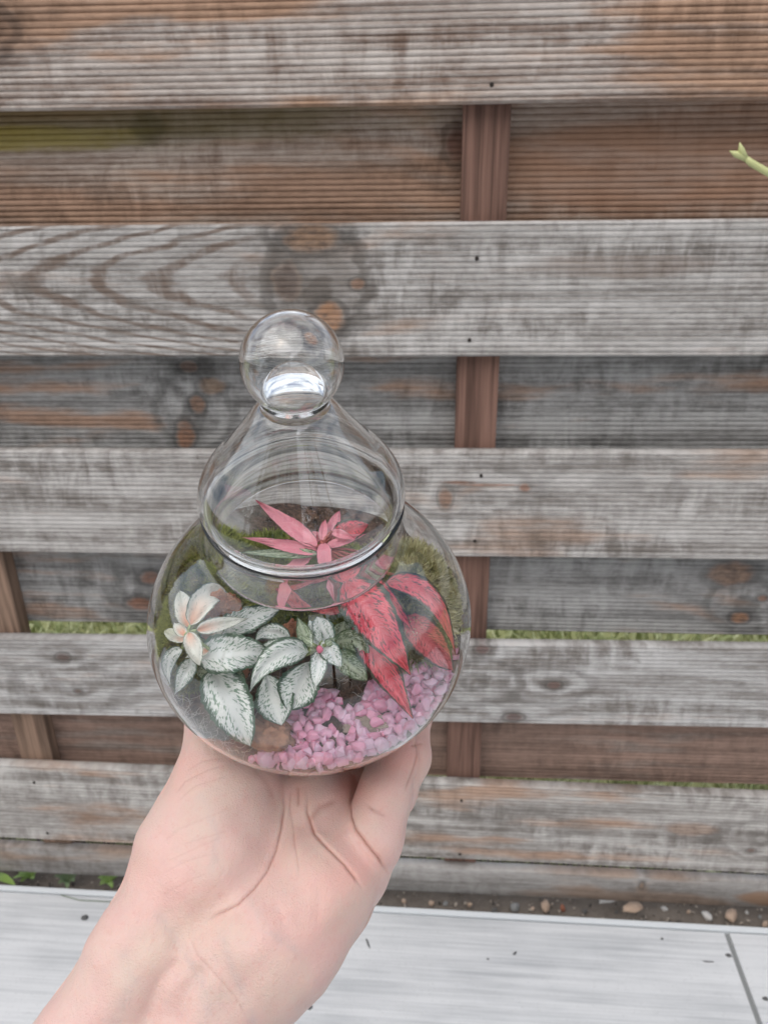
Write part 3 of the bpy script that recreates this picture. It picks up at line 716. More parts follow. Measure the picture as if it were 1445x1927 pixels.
t = NT('pink_gravel'); n_ = t.noise(t.coord(), 260, 2); t.base(t.mix(t.ramp(n_, .4, .6), (.90, .28, .46), (.94, .60, .76)), .5); me_ = bm_mesh('gravel', bmb); me_.shade_smooth()
o = link('gravel', me_, t.m); o.matrix_world = TM; tag(o, 'bed of small pink gravel beneath the larger pink pebbles in the jar', 'gravel', kind='stuff')
# a few strays
NST = len(pebs)
for (u, v, s) in [(794, 1278, .0031), (690, 1325, .0028), (700, 1303, .003), (837, 1172, .0026), (846, 1186, .0022), (652, 1352, .0032), (602, 1325, .003), (775, 1245, .003), (715, 1330, .003)]:
    q = Q(u, v, -.009); z = soil_h(q[0], q[1])+s*.8; q = Q(u, v, z); add_peb(q[0], q[1], z, s)
for i, (x, y, z, s) in enumerate(pebs):
    o = bpy.data.objects.new('pebble', peb_meshes[i % 14]); COL.objects.link(o)
    o.matrix_world = TM @ Matrix.Translation((x, y, z)) @ Matrix.Rotation(rs.uniform(0, 6.28), 4, Vector(rs.normal(0, 1, 3))) @ Matrix.Diagonal((s*1.22, s*1.22, s*1.22, 1))
    own = ['pink pebble just right of the long red leaf, on the dark soil', 'pink pebble on bare soil left of the upper long red leaf edge', 'pink pebble on bare soil between the middle plant and the long red leaf', 'uppermost pink pebble, against the glass right of the red leaves', 'pink pebble second from the top, against the right glass below the red arching leaf',
           'pink pebble above the flat pale wood chip', 'pink pebble directly under the white leaves of the middle plant', 'pink pebble tucked under the darker red leaf', 'pink pebble above the right end of the pale wood chip']
    lb = own[i-NST] if i >= NST else 'one of the pink decorative pebbles spread over the soil at the front of the jar'
    tag(o, lb, 'pebble', 'pink pebbles in the jar')

# --- leaves
def leaf_mesh(base, mid, tip, width, nrm, shape='oval', cup=.18, wav=.0, seed=0, n=22, m=10):
    base, mid, tip, nrm = [np.array(a, float) for a in (base, mid, tip, nrm)]
    V, Fc, UV = [], [], []; L = np.linalg.norm(tip-base)
    for i in range(n+1):
        s = i/n
        c_ = (1-s)**2*base+2*s*(1-s)*mid+s*s*tip; d = 2*(1-s)*(mid-base)+2*s*(tip-mid); d /= np.linalg.norm(d)
        sd_ = np.cross(d, nrm); sd_ /= np.linalg.norm(sd_); up = np.cross(sd_, d)
        if shape == 'oval': wv = (math.sin(math.pi*s**.78))**.62*(1-.12*s) if 0 < s < 1 else 0
        elif shape == 'lance': wv = (math.sin(math.pi*s**.62))**.9 if 0 < s < 1 else 0
        else: wv = (math.sin(math.pi*s**1.25))**.75 if 0 < s < 1 else 0      # widest past the middle
        wv = max(wv, .03)
        for j in range(m+1):
            q = j/m*2-1
            edge = 1+(.04*math.sin(s*55+seed)+.03*math.sin(s*23+seed*2))*(abs(q) > .85)
            z = cup*q*q*wv*width*.5 - .06*width*math.exp(-(q/.12)**2)
            z += .045*width*math.cos((s*9 - abs(q)*1.3)*2*math.pi)*(abs(q)*(1-abs(q)))*3*.6
            z += wav*width*mnoise.noise(Vector((s*2.5+seed, q*1.2, seed*3.)))
            V.append(c_+sd_*q*wv*width*.5*edge+up*z); UV.append((q, s))
    for i in range(n):
        for j in range(m): a = i*(m+1)+j; Fc.append((a, a+1, a+m+2, a+m+1))
    me = pydata('leaf', V, Fc); uvl = me.uv_layers.new(name='UVMap')
    for lp in me.loops: uvl.data[lp.index].uv = UV[lp.vertex_index]
    me.shade_smooth(); return me
def leaf_mat(name, edge, body, vein, fleck, blush=None, wmask=(.78, .16), flk=.5, rough=.36, fleck_hi=.62):
    t = NT(name); uv = t.coord('UV'); U, V, _ = t.sep(uv); rn = t.rand(); A = t.math('ABSOLUTE', U); r10 = t.math('MULTIPLY', rn, 37.)
    # vein-aligned coordinate: veins slant towards the tip
    vc = t.math('SUBTRACT', V, t.math('MULTIPLY', A, .30))
    sgn = t.math('SIGN', U)
    fv = t.comb(t.math('ADD', t.math('MULTIPLY', vc, 38.), r10), t.math('MULTIPLY', A, 2.6), t.math('MULTIPLY', sgn, 7.))
    jag = t.noise(fv, 1., 3, .65)
    lim = t.math('ADD', wmask[0]-wmask[1]*1.6, t.math('MULTIPLY', jag, wmask[1]*3.2))
    endf = t.math('MULTIPLY', t.ramp(V, 1.0, .80), .22)           # border shrinks the body towards the tip
    lim = t.math('ADD', t.math('SUBTRACT', lim, .22), endf)
    body_m = t.ramp(t.math('SUBTRACT', lim, A), -.03, .05)
    # flecks between the veins
    fl = t.noise(t.comb(t.math('ADD', t.math('MULTIPLY', vc, 24.), r10), t.math('MULTIPLY', A, 5.), t.math('MULTIPLY', sgn, 3.)), 1., 2, .6)
    flm = t.math('MULTIPLY', t.ramp(fl, fleck_hi-.06, fleck_hi+.03), flk)
    flm = t.math('MULTIPLY', flm, t.ramp(A, .08, .3))
    fine = t.noise(t.comb(t.math('MULTIPLY', vc, 120.), t.math('MULTIPLY', A, 5.), r10), 1., 3, .6)
    bc = t.mix(t.ramp(fine, .3, .7), body, vein)
    if blush: bc = t.mix(t.math('MULTIPLY', t.ramp(t.math('ADD', V, t.math('MULTIPLY', rn, .4)), .95, .25), t.ramp(A, .9, .2)), bc, blush)
    bc = t.mix(flm, bc, fleck)
    c = t.mix(body_m, edge, bc)
    t.base(c, rough, Subsurface_Weight=.0)
    geo = t.n('ShaderNodeNewGeometry')
    c2 = t.mix(geo.outputs['Backfacing'], c, t.mix(.6, c, edge)); t.set(t.b.inputs['Base Color'], c2)
    t.bump(t.math('ADD', fine, jag), .22, .0006)
    tr = t.n('ShaderNodeBsdfTranslucent'); t.set(tr.inputs[0], c2); mx = t.n('ShaderNodeMixShader'); mx.inputs[0].default_value = .18
    t.t.links.new(t.b.outputs[0], mx.inputs[1]); t.t.links.new(tr.outputs[0], mx.inputs[2]); t.t.links.new(mx.outputs[0], t.out.inputs[0])
    return t.m
M_lw = leaf_mat('white_green_leaf', (.075, .14, .085), (.91, .96, .91), (.97, .98, .96), (.12, .26, .15), wmask=(.82, .24), flk=.85, fleck_hi=.565)
M_lg = leaf_mat('green_veined_leaf', (.09, .15, .06), (.52, .62, .42), (.70, .76, .58), (.10, .17, .06), wmask=(.84, .14), flk=.85, fleck_hi=.50)
M_lp = leaf_mat('peach_white_leaf', (.16, .20, .13), (.84, .86, .76), (.92, .90, .82), (.16, .22, .14), blush=(.90, .42, .24), wmask=(.92, .10), flk=.5, fleck_hi=.62)
M_lr = leaf_mat('red_leaf', (.06, .075, .04), (.84, .045, .08), (.93, .20, .25), (.13, .05, .04), wmask=(.81, .18), flk=.9, fleck_hi=.575, rough=.34)
M_ld = leaf_mat('dark_red_leaf', (.06, .06, .04), (.55, .04, .06), (.80, .20, .22), (.10, .035, .03), wmask=(.84, .13), flk=.7, fleck_hi=.57, rough=.45)
M_lk = leaf_mat('pink_leaf', (.10, .09, .05), (.93, .24, .32), (.96, .45, .52), (.40, .06, .08), wmask=(.95, .05), flk=.25, fleck_hi=.68, rough=.42)
M_stem = plain('green_stem', (.28, .34, .14), .5); M_stemr = plain('red_stem', (.42, .10, .08), .5)
def inside(p, marg=.003):
    r = math.hypot(p[0], p[1]); R_ = bowl_r(p[2])-WALL-marg
    if p[2] < .05 and r > R_: p = np.array([p[0]*R_/r, p[1]*R_/r, p[2]])
    return p
camL = toL(CAM)
def plant(name, root_uvh, label, leaves, stemmat, top_uvh, cat='plant'):
    rp = Q(root_uvh[0], root_uvh[1], root_uvh[2]); rp[2] = soil_h(rp[0], rp[1]); W = O+BM_@rp
    e = empty(name); e.matrix_world = Matrix.Translation([float(a) for a in W]) @ TM.to_3x3().to_4x4(); tag(e, label, cat)
    tp_ = Q(*top_uvh)
    link('stem', tube_mesh([rp-rp, (tp_-rp)*.5+np.array([.001, 0, .002]), tp_-rp], [.0016, .0014, .0009], 8, 'stem'), stemmat, e, True)
    for i, lf in enumerate(leaves):
        (bu, bv, bh), (tu, tv, th_), wpx, mat, shape, bend = lf[:6]; opt = lf[6] if len(lf) > 6 else {}
        b = inside(Q(bu, bv, bh)); tt = inside(Q(tu, tv, th_)); mid = (b+tt)/2
        if 'mid' in opt: mid = inside(2*Q(*opt['mid'])-(b+tt)/2)
        view = camL-mid; view /= np.linalg.norm(view); nrm = view*.75+np.array([0, 0, 1.])*.35; nrm /= np.linalg.norm(nrm)
        if 'n' in opt: nrm = view + opt['n'][0]*np.array([1, 0, 0.])+opt['n'][1]*np.array([0, 1, 0.])+opt['n'][2]*np.array([0, 0, 1.])
        if 'mid' not in opt: mid = mid + nrm*np.linalg.norm(tt-b)*bend
        wd = wpx/F_*np.dot(O+BM_@mid-CAM, FW)
        me = leaf_mesh(b-rp, mid-rp, tt-rp, wd, nrm, shape, opt.get('cup', .22), opt.get('wav', .20), seed=i*1.7+root_uvh[0])
        # keep every leaf inside the glass
        for v in me.vertices:
            p = np.array(v.co)+rp; r = math.hypot(p[0], p[1]); R_ = bowl_r(p[2])-WALL-.0012
            if p[2] < .046 and r > R_: v.co = Vector(((p[0]*R_/r-rp[0]), (p[1]*R_/r-rp[1]), v.co.z))
        me.materials.append(mat); lo_ = link('leaf', me, None, e)
        if opt.get('label'): lo_['label'] = opt['label']
        if opt.get('stalk', True):
            jn = tp_-rp if opt.get('from') is None else Q(*opt['from'])-rp
            if np.linalg.norm(jn-(b-rp)) > .002:
                link('leaf_stalk', tube_mesh([jn, (jn+b-rp)/2+np.array([0, 0, .001]), b-rp], .0007, 6, 'leaf_stalk'), stemmat, e, True)
    return e
W, G, PC, RD, DR, PK = M_lw, M_lg, M_lp, M_lr, M_ld, M_lk
plant('white_plant', (360, 1235, .0), 'white veined leafy plant with peach tinted centre at the left of the jar', [
    ((410, 1190, .012), (528, 1142, .012), 56, W, 'oval', .12),
    ((360, 1176, .022), (430, 1118, .016), 50, PC, 'oval', .3, {'mid': (395, 1120, .026), 'label': 'peach tinted arching leaf with green flecks'}),
    ((360, 1182, .020), (340, 1114, .018), 44, PC, 'oval', .1),
    ((385, 1205, .012), (420, 1160, .014), 46, PC, 'oval', .1),
    ((372, 1186, .022), (468, 1163, .018), 30, PC, 'lance', .12),
    ((350, 1196, .020), (330, 1172, .018), 24, PC, 'oval', .1),
    ((352, 1206, .018), (311, 1186, .012), 32, PC, 'oval', .1),
    ((345, 1222, .016), (314, 1292, .002), 30, W, 'lance', .2, {'mid': (308, 1250, .010)}),
    ((372, 1262, .006), (425, 1270, .004), 34, G, 'oval', .1),
    ((374, 1236, .014), (506, 1228, .012), 84, W, 'oval', .14, {'label': 'largest leaf, white with dark green flecks'}),
    ((357, 1190, .024), (377, 1252, .020), 36, PC, 'oval', .12),
    ((366, 1240, .014), (316, 1314, -.002), 36, W, 'lance', .08),
    ((402, 1262, .008), (468, 1410, .002), 92, W, 'oval', .10),
    ((430, 1252, .004), (462, 1290, .003), 30, G, 'oval', .1), ((395, 1222, .016), (350, 1238, .015), 20, PC, 'lance', .2), ((440, 1170, .008), (482, 1188, .006), 34, W, 'oval', .1), ((372, 1168, .022), (392, 1142, .022), 18, PC, 'lance', .1),
], M_stem, (357, 1195, .018))
plant('white_plant', (590, 1250, 0), 'white and green veined plant with a pink bud in the middle of the jar', [
    ((545, 1205, .008), (482, 1205, .008), 36, W, 'oval', .15, {'mid': (510, 1188, .010)}),
    ((575, 1222, .012), (490, 1216, .010), 38, W, 'oval', .2),
    ((635, 1205, .012), (648, 1170, .006), 40, G, 'oval', .1),
    ((600, 1216, .016), (582, 1166, .014), 30, W, 'oval', .1),
    ((582, 1218, .016), (560, 1160, .016), 30, G, 'lance', .1, {'label': 'small young leaf, greener than the rest'}),
    ((618, 1212, .016), (597, 1158, .016), 44, W, 'oval', .1),
    ((632, 1212, .012), (690, 1250, .006), 44, G, 'oval', .2, {'mid': (668, 1208, .012)}),
    ((630, 1228, .010), (690, 1280, .002), 46, G, 'oval', .1),
    ((502, 1268, .004), (530, 1364, .000), 74, W, 'tip', .1),
    ((586, 1244, .008), (542, 1336, .003), 78, W, 'tip', .12),
    ((580, 1226, .016), (472, 1300, .012), 56, W, 'lance', .2, {'mid': (515, 1238, .020)}),
    ((606, 1208, .020), (642, 1254, .017), 42, W, 'oval', .1),
    ((588, 1212, .020), (566, 1196, .020), 16, G, 'lance', .1), ((612, 1214, .021), (632, 1200, .020), 16, G, 'lance', .1), ((520, 1252, .004), (486, 1250, .004), 26, G, 'oval', .1), ((650, 1190, .004), (676, 1168, .004), 26, G, 'oval', .1),
    ((603, 1224, .020), (594, 1292, .014), 36, W, 'oval', .1),
], M_stem, (600, 1222, .014))
# the bud belongs to the middle plant
mid_plant = [o for o in bpy.data.objects if o.name.startswith('white_plant') and 'bud' in o.get('label', '')][0]
bpy.context.view_layer.update()
bud = link('bud', stone_mesh(3, 2, .25, (1, 1, 1.25)), plain('pink_bud', (.80, .22, .32), .5)); q = O+BM_@Q(602, 1222, .022)
bud.parent = mid_plant; bud.location = mid_plant.matrix_world.inverted() @ Vector([float(a) for a in q]); bud.scale = (.0014,)*3
AP = .040
plant('red_plant', (640, 1150, .0), 'tall red plant at the right of the jar, pink top leaves rising into the lid', [
    ((700, 1050, .028), (728, 1040, .026), 30, PK, 'oval', .1),
    ((640, 1150, .012), (560, 1130, .010), 34, DR, 'oval', .1),
    ((600, 1150, .012), (500, 1075, .014), 26, DR, 'lance', .1, {'stalk': False}),
    ((765, 1160, .010), (852, 1262, .000), 70, DR, 'oval', .15, {'label': 'darker red leaf behind the others'}),
    ((725, 1096, .020), (856, 1232, .004), 46, RD, 'lance', .2, {'mid': (806, 1122, .020)}),
    ((742, 1082, .022), (778, 1100, .020), 16, RD, 'lance', .3),
    ((670, 1168, .012), (782, 1358, .000), 66, RD, 'lance', .08, {'cup': .2, 'label': 'long bright red pointed leaf hanging over the pink pebbles'}),
    ((690, 1080, .028), (776, 1186, .014), 34, RD, 'lance', .15),
    ((648, 1084, .030), (772, 1270, .014), 96, RD, 'lance', .13, {'label': 'largest red leaf with brown spots'}),
    ((598, 1030, AP), (538, 1140, .024), 30, PK, 'lance', .25, {'mid': (540, 1095, .030)}),
    ((600, 1044, AP), (450, 1046, AP-.006), 26, G, 'lance', .1, {'stalk': False}),
    ((600, 1042, AP), (478, 1018, AP), 28, PK, 'lance', .15),
    ((560, 1030, AP), (455, 1012, AP), 16, PK, 'lance', .1, {'stalk': False}),
    ((598, 1030, AP+.002), (480, 940, AP+.006), 34, PK, 'lance', .06, {'label': 'long pink leaf reaching up to the left inside the lid'}),
    ((612, 1030, AP), (692, 1006, AP), 20, PK, 'lance', .1),
    ((615, 1020, AP), (640, 960, AP+.004), 26, PK, 'oval', .1),
    ((628, 1010, AP), (694, 988, AP+.002), 48, RD, 'oval', .1),
    ((624, 1000, AP+.003), (672, 1018, AP+.002), 18, PK, 'lance', .2),
    ((606, 1018, AP+.002), (612, 978, AP+.004), 18, PK, 'oval', .1),
    ((603, 1020, AP), (588, 1000, AP+.002), 22, PK, 'oval', .1),
    ((610, 1022, AP+.002), (626, 1120, .030), 30, PK, 'lance', .25, {'mid': (613, 1065, .040)}),
], M_stemr, (604, 1030, AP))

# --- moss
def moss(name, label, cx, cy, rx, ry, hh, n, ln, mat, wd=.00034, seed=1, clip=None):
    rs = np.random.RandomState(seed); V, Fc, base = [], [], []
    nu, nv = 28, 14                              # the cushion itself
    def cus(a, r): 
        x, y = cx+rx*r*math.cos(a), cy+ry*r*math.sin(a); z = soil_h(x, y)+hh*math.sqrt(max(0, 1-r*r))-.001 + .0012*mnoise.noise(Vector((x*250, y*250, seed)))
        R_ = bowl_r(z)-WALL-.0045; d = math.hypot(x, y)
        if d > R_: x *= R_/d; y *= R_/d
        return np.array([x, y, z])
    for i in range(nv+1):
        for j in range(nu): V.append(cus(2*math.pi*j/nu, i/nv))
    for i in range(nv):
        for j in range(nu): a = i*nu+j; b = i*nu+(j+1) % nu; Fc.append((a, a+nu, b+nu, b))
    for _ in range(n):
        a = rs.uniform(0, 6.28); r = math.sqrt(rs.uniform(0, 1)); p = cus(a, r*.98)
        nrm = np.array([math.cos(a)*r, math.sin(a)*r, math.sqrt(max(.05, 1-r*r))])
        # a star of fine needles
        for _k in range(rs.randint(4, 7)):
            d = nrm*1.0+rs.normal(0, .6, 3); d /= np.linalg.norm(d); l = ln*rs.uniform(.5, 1.2); s = np.cross(d, rs.normal(0, 1, 3)); s /= np.linalg.norm(s); k = len(V)
            e = p+d*l; R_ = bowl_r(e[2])-WALL-.0025; q = math.hypot(e[0], e[1])
            if e[2] < .05 and q > R_: e[0] *= R_/q; e[1] *= R_/q
            V += [p-s*wd, p+s*wd, p+d*l*.6+s*wd*.8, e]; Fc.append((k, k+1, k+2, k+3))
    o = link(name, pydata('moss', V, Fc), mat); o.matrix_world = TM; return tag(o, label, 'moss', kind='stuff')
def moss_mat(name, a, b, c_, s=140):
    t = NT(name); n = t.noise(t.coord(), s, 3, .6); c = t.mix(t.ramp(n, .35, .6), a, b); c = t.mix(t.ramp(t.noise(t.coord(), s*.4, 3), .55, .68), c, c_); return t.base(c, .8, Specular_IOR_Level=.1)
mm1 = moss_mat('olive_moss', (.13, .15, .035), (.36, .37, .10), (.44, .33, .17)); mm2 = moss_mat('pale_moss', (.24, .25, .07), (.70, .66, .38), (.82, .76, .56)); mm3 = moss_mat('green_moss', (.12, .16, .03), (.38, .42, .10), (.36, .30, .12))
q = Q(345, 1140, .01); moss('moss', 'olive moss cushion at the left back of the jar behind the white plant', q[0], q[1], .024, .030, .012, 2600, .0050, mm1, .00036, seed=2)
q = Q(395, 1085, .012); moss('moss', 'brownish green moss at the back left, highest against the glass', q[0], q[1]+.002, .020, .018, .012, 1400, .0065, mm3, .00040, seed=3)
q = Q(775, 1110, .008); moss('moss', 'pale spiky olive moss at the right back behind the red leaves', q[0], q[1], .020, .028, .016, 1500, .0088, mm2, .00048, seed=4)
q = Q(570, 1075, .010); moss('moss', 'green moss under the lid in the centre back of the jar', q[0], q[1], .034, .022, .012, 2200, .0055, mm3, seed=5)

# --- bark pieces, wood chip
t = NT('orange_bark'); co = t.coord(); c = t.mix(t.noise(t.scale(co, (1, 1, .4)), 3, 5, .6), (.36, .11, .04), (.75, .32, .17)); t.base(c, .8); t.bump(t.noise(co, 6, 5), .6, .3); M_obark = t.m
t = NT('brown_clod'); co = t.coord(); c = t.mix(t.noise(co, 4, 6, .7), (.15, .065, .038), (.50, .26, .16)); t.base(c, .9); M_clod = t.m
def chunk(name, u, v, h, sx, sy, sz, rz, mat, label, cat, seed, tilt=0):
    q = Q(u, v, h); bm = bmesh.new(); bmesh.ops.create_icosphere(bm, subdivisions=5, radius=1)
    for vv in bm.verts:
        p = vv.co.copy(); k_ = (abs(p.x)**4+abs(p.y)**4+abs(p.z)**4)**.25; p = p/k_; sd_ = Vector((seed, 0, seed*.5))
        vv.co = p*(1+.34*mnoise.noise(p*1.4+sd_)+.16*mnoise.noise(p*4+sd_)+.07*mnoise.noise(p*11+sd_))
    me = bm_mesh(name, bm); me.shade_smooth(); o = link(name, me, mat)
    o.matrix_world = TM @ Matrix.Translation([float(a) for a in q]) @ Matrix.Rotation(rz, 4, 'Z') @ Matrix.Rotation(tilt, 4, 'X') @ Matrix.Diagonal((sx, sy, sz, 1)); return tag(o, label, cat)
chunk('bark_piece', 422, 1158, .010, .0070, .0035, .0135, .3, M_obark, 'orange brown bark piece standing behind the left white plant', 'bark', 2, .15)
chunk('bark_piece', 548, 1190, .002, .004, .003, .006, .9, M_obark, 'small rusty bark piece between the two white plants', 'bark', 5, .2)
chunk('bark_piece', 446, 1262, .000, .0045, .003, .004, .2, M_obark, 'small orange bark chip under the largest white leaf', 'bark', 7, .3)
chunk('soil_clod', 512, 1382, -.0075, .0075, .0070, .0070, .3, M_clod, 'brown clod of soil at the front left of the pink pebbles', 'soil clod', 11, .1)
chunk('wood_chip', 690, 1362, -.0108, .0085, .0030, .0014, .1, rock_mat('pale_chip', (.30, .24, .18), (.48, .40, .33)), 'flat pale wood chip lying among the pink pebbles', 'wood chip', 13, .0)
# --- fine white roots
def roots():
    rs = np.random.RandomState(5); V, Fc = [], []
    def add(pts, r):
        me = tube_mesh(pts, r, 3, 'r'); k = len(V)
        V.extend([tuple(v.co) for v in me.vertices]); Fc.extend([tuple(i+k for i in p.vertices) for p in me.polygons]); bpy.data.meshes.remove(me)
    for i in range(150):
        if i < 100: u, v = rs.uniform(300, 480), rs.uniform(1290, 1420)
        elif i < 125: u, v = rs.uniform(590, 680), rs.uniform(1260, 1330)
        else: u, v = rs.uniform(500, 560), rs.uniform(1260, 1320)
        q = Q(u, v, -.011); q[2] = soil_h(q[0], q[1])+.0012; q = inside(q, .0008); a = rs.uniform(0, 6.28); pts = []
        for s in range(9):
            pts.append(inside(q.copy(), .0006)); a += rs.normal(0, .5); st = rs.uniform(.0006, .0014); q = q+np.array([math.cos(a)*st, math.sin(a)*st, rs.normal(0, .0005)]); q[2] = max(q[2], soil_h(q[0], q[1])+.0006)
        add(pts, rs.uniform(.00006, .00012))
    o = link('root_fibres', pydata('root_fibres', V, Fc), plain('pale_root', (.50, .46, .42), .7)); o.matrix_world = TM
    tag(o, 'fine pale root fibres over the soil in the jar', 'roots', kind='stuff')
roots()

# ================================================================== hand and forearm
def hand():
    # bounding box in camera axes
    A = lambda u, v, d: np.array([(u-CU)/F_*d, -(v-CV)/F_*d, d])
    groups = {
     'palm': (.010, [
        (A(-230, 2560, .285), A(60, 2150, .290), .031, .028), (A(60, 2150, .290), A(288, 1790, .309), .0265, .0215), (A(20, 2560, .285), A(300, 2150, .287), .031, .027), (A(300, 2150, .287), A(438, 1790, .306), .0265, .0205),
        (A(288, 1790, .311), A(375, 1600, .334), .0225, .0245), (A(375, 1600, .334), A(412, 1510, .340), .0245, .0220), (A(412, 1510, .340), A(424, 1425, .348), .022, .0170),
        (A(400, 1780, .313), A(560, 1500, .358), .018, .019), (A(440, 1790, .312), A(610, 1500, .357), .018, .017), (A(500, 1800, .312), A(655, 1580, .345), .017, .0165),
        (A(478, 1830, .306), A(520, 1775, .309), .0215, .0235), (A(520, 1775, .309), A(610, 1672, .321), .0235, .0200), (A(610, 1672, .321), A(648, 1620, .330), .020, .0165)]),
     'thenar': (.010, [(A(350, 1760, .322), A(398, 1640, .324), .0165, .0235), (A(398, 1640, .324), A(438, 1480, .339), .0235, .0212)]),
     'base': (.004, [(A(585, 1490, .352), A(632, 1590, .338), .0165, .0150), (A(632, 1590, .338), A(672, 1640, .332), .0150, .0125)]),
     'thumb': (.006, [(A(424, 1430, .348), A(412, 1370, .362), .0165, .0135), (A(412, 1370, .362), A(385, 1300, .388), .0135, .0120), (A(385, 1300, .388), A(360, 1235, .405), .0115, .0085)]),
     'pinky': (.005, [(A(662, 1655, .331), A(702, 1570, .330), .0140, .0126), (A(702, 1570, .330), A(724, 1500, .336), .0126, .0112), (A(724, 1500, .336), A(738, 1420, .348), .0112, .0106), (A(738, 1420, .348), A(745, 1340, .374), .0104, .0088), (A(745, 1340, .374), A(735, 1290, .392), .0088, .0070)]),
     'ring': (.005, [(A(660, 1590, .352), A(735, 1490, .358), .0125, .0115), (A(735, 1490, .358), A(764, 1425, .366), .0112, .0106), (A(764, 1425, .366), A(775, 1345, .390), .0104, .0095), (A(775, 1345, .390), A(745, 1270, .412), .0095, .0075)]),
     'middle': (.005, [(A(610, 1560, .366), A(668, 1475, .366), .013, .0105), (A(668, 1475, .366), A(685, 1400, .385), .0105, .010), (A(685, 1400, .385), A(670, 1290, .425), .010, .0095), (A(670, 1290, .425), A(650, 1220, .445), .0095, .0075)]),
     'index': (.005, [(A(570, 1540, .368), A(590, 1440, .385), .0135, .0110), (A(590, 1440, .385), A(590, 1330, .418), .011, .010), (A(590, 1330, .418), A(570, 1230, .450), .010, .0075)]),
    }
    allp = np.array([p for k in groups.values() for c in k[1] for p in c[:2]]); lo = allp.min(0)-.036; hi = allp.max(0)+.036
    hx = .00115
    ax = [np.arange(lo[i], hi[i]+hx, hx) for i in range(3)]; sh = tuple(len(a) for a in ax)
    X, Y, Z = np.meshgrid(*[a.astype(np.float32) for a in ax], indexing='ij')
    def cap(a, b, r0, r1):
        d = b-a; L2 = float(d@d); t_ = ((X-a[0])*d[0]+(Y-a[1])*d[1]+(Z-a[2])*d[2])/L2; np.clip(t_, 0, 1, out=t_)
        return np.sqrt((X-a[0]-t_*d[0])**2+(Y-a[1]-t_*d[1])**2+(Z-a[2]-t_*d[2])**2) - (r0+(r1-r0)*t_)
    def smin(a, b, k):
        h = np.clip(k-np.abs(a-b), 0, None)/k; return np.minimum(a, b)-h*h*k*.25
    D = None; order = ['palm', 'thenar', 'base', 'thumb', 'index', 'middle', 'ring', 'pinky']; kk = {'thenar': .0075, 'base': .0040, 'thumb': .010, 'index': .006, 'middle': .003, 'ring': .0028, 'pinky': .0030}
    for g in order:
        k, cs = groups[g]; d = None
        for c in cs:
            e = cap(*[np.asarray(q_, np.float32) if hasattr(q_, '__len__') else q_ for q_ in c]); d = e if d is None else smin(d, e, k)
        D = d if D is None else smin(D, d, kk[g])
    # press the jar into the soft palm: cut by its outer surface
    Cx, Cy, Cz = Cc; k3 = kc
    hl = (X-Cx)*k3[0]+(Y-Cy)*k3[1]+(Z-Cz)*k3[2]; rr = np.sqrt(np.clip((X-Cx)**2+(Y-Cy)**2+(Z-Cz)**2-hl**2, 0, None))
    Rb = np.interp(hl.ravel(), BOz, BOr).reshape(hl.shape).astype(np.float32)
    slope = .75
    cut = (rr-Rb)*slope; cut = np.where(hl < -.0530, np.maximum(-.0530-hl, rr-.021), cut); cut = np.maximum(cut, -.0530-hl)
    D = np.maximum(D, -(cut-.0005)+0.0)
    # surface nets
    ins = D < 0; vid = -np.ones(tuple(s-1 for s in sh), np.int64)
    cnt = np.zeros(vid.shape, np.int8)
    for i in (0, 1):
        for j in (0, 1):
            for k in (0, 1): cnt += ins[i:sh[0]-1+i, j:sh[1]-1+j, k:sh[2]-1+k]
    act = (cnt > 0) & (cnt < 8); idx = np.argwhere(act); vid[act] = np.arange(len(idx))
    acc = np.zeros((len(idx), 3)); nn = np.zeros(len(idx))
    cor = [(i, j, k) for i in (0, 1) for j in (0, 1) for k in (0, 1)]
    for a in cor:
        for ax_ in range(3):
            if a[ax_] == 1: continue
            b = list(a); b[ax_] = 1; pa = idx+np.array(a); pb = idx+np.array(b)
            va = D[pa[:, 0], pa[:, 1], pa[:, 2]]; vb = D[pb[:, 0], pb[:, 1], pb[:, 2]]; m = (va < 0) != (vb < 0)
            t_ = np.where(m, va/(va-vb+1e-12), 0)[:, None]; acc += np.where(m[:, None], pa+t_*(pb-pa), 0); nn += m
    Vv = acc/nn[:, None]*hx+np.array([a[0] for a in ax])
    quads = []
    for ax_ in range(3):
        s0 = [slice(1, -1)]*3; s0[ax_] = slice(0, sh[ax_]-1); s1 = list(s0); s1[ax_] = slice(1, sh[ax_])
        a_, b_ = ins[tuple(s0)], ins[tuple(s1)]; e = np.argwhere(a_ != b_); off = np.array([1, 1, 1]); off[ax_] = 0; e = e+off
        flip = a_[a_ != b_]; o1, o2 = [(1, 2), (2, 0), (0, 1)][ax_]; u1 = np.zeros(3, int); u1[o1] = 1; u2 = np.zeros(3, int); u2[o2] = 1
        q = np.stack([vid[tuple((e-u1-u2).T)], vid[tuple((e-u2).T)], vid[tuple(e.T)], vid[tuple((e-u1).T)]], 1); q[~flip] = q[~flip][:, ::-1]; quads.append(q)
    Fq = np.concatenate(quads)[:, ::-1]        # camera axes are left handed
    # relax a little
    E = np.concatenate([Fq[:, [0, 1]], Fq[:, [1, 2]], Fq[:, [2, 3]], Fq[:, [3, 0]]]); E = np.concatenate([E, E[:, ::-1]]); deg = np.bincount(E[:, 0], minlength=len(Vv))[:, None]
    for lam in (.5, -.2, .5, -.2, .4):
        s = np.stack([np.bincount(E[:, 0], Vv[E[:, 1], i], minlength=len(Vv)) for i in range(3)], 1)/deg; Vv = Vv+lam*(s-Vv)
    me = bpy.data.meshes.new('person'); Wv = CAM + Vv[:, :1]*RT+Vv[:, 1:2]*UP+Vv[:, 2:]*FW
    me.vertices.add(len(Wv)); me.vertices.foreach_set('co', Wv.astype(np.float32).ravel())
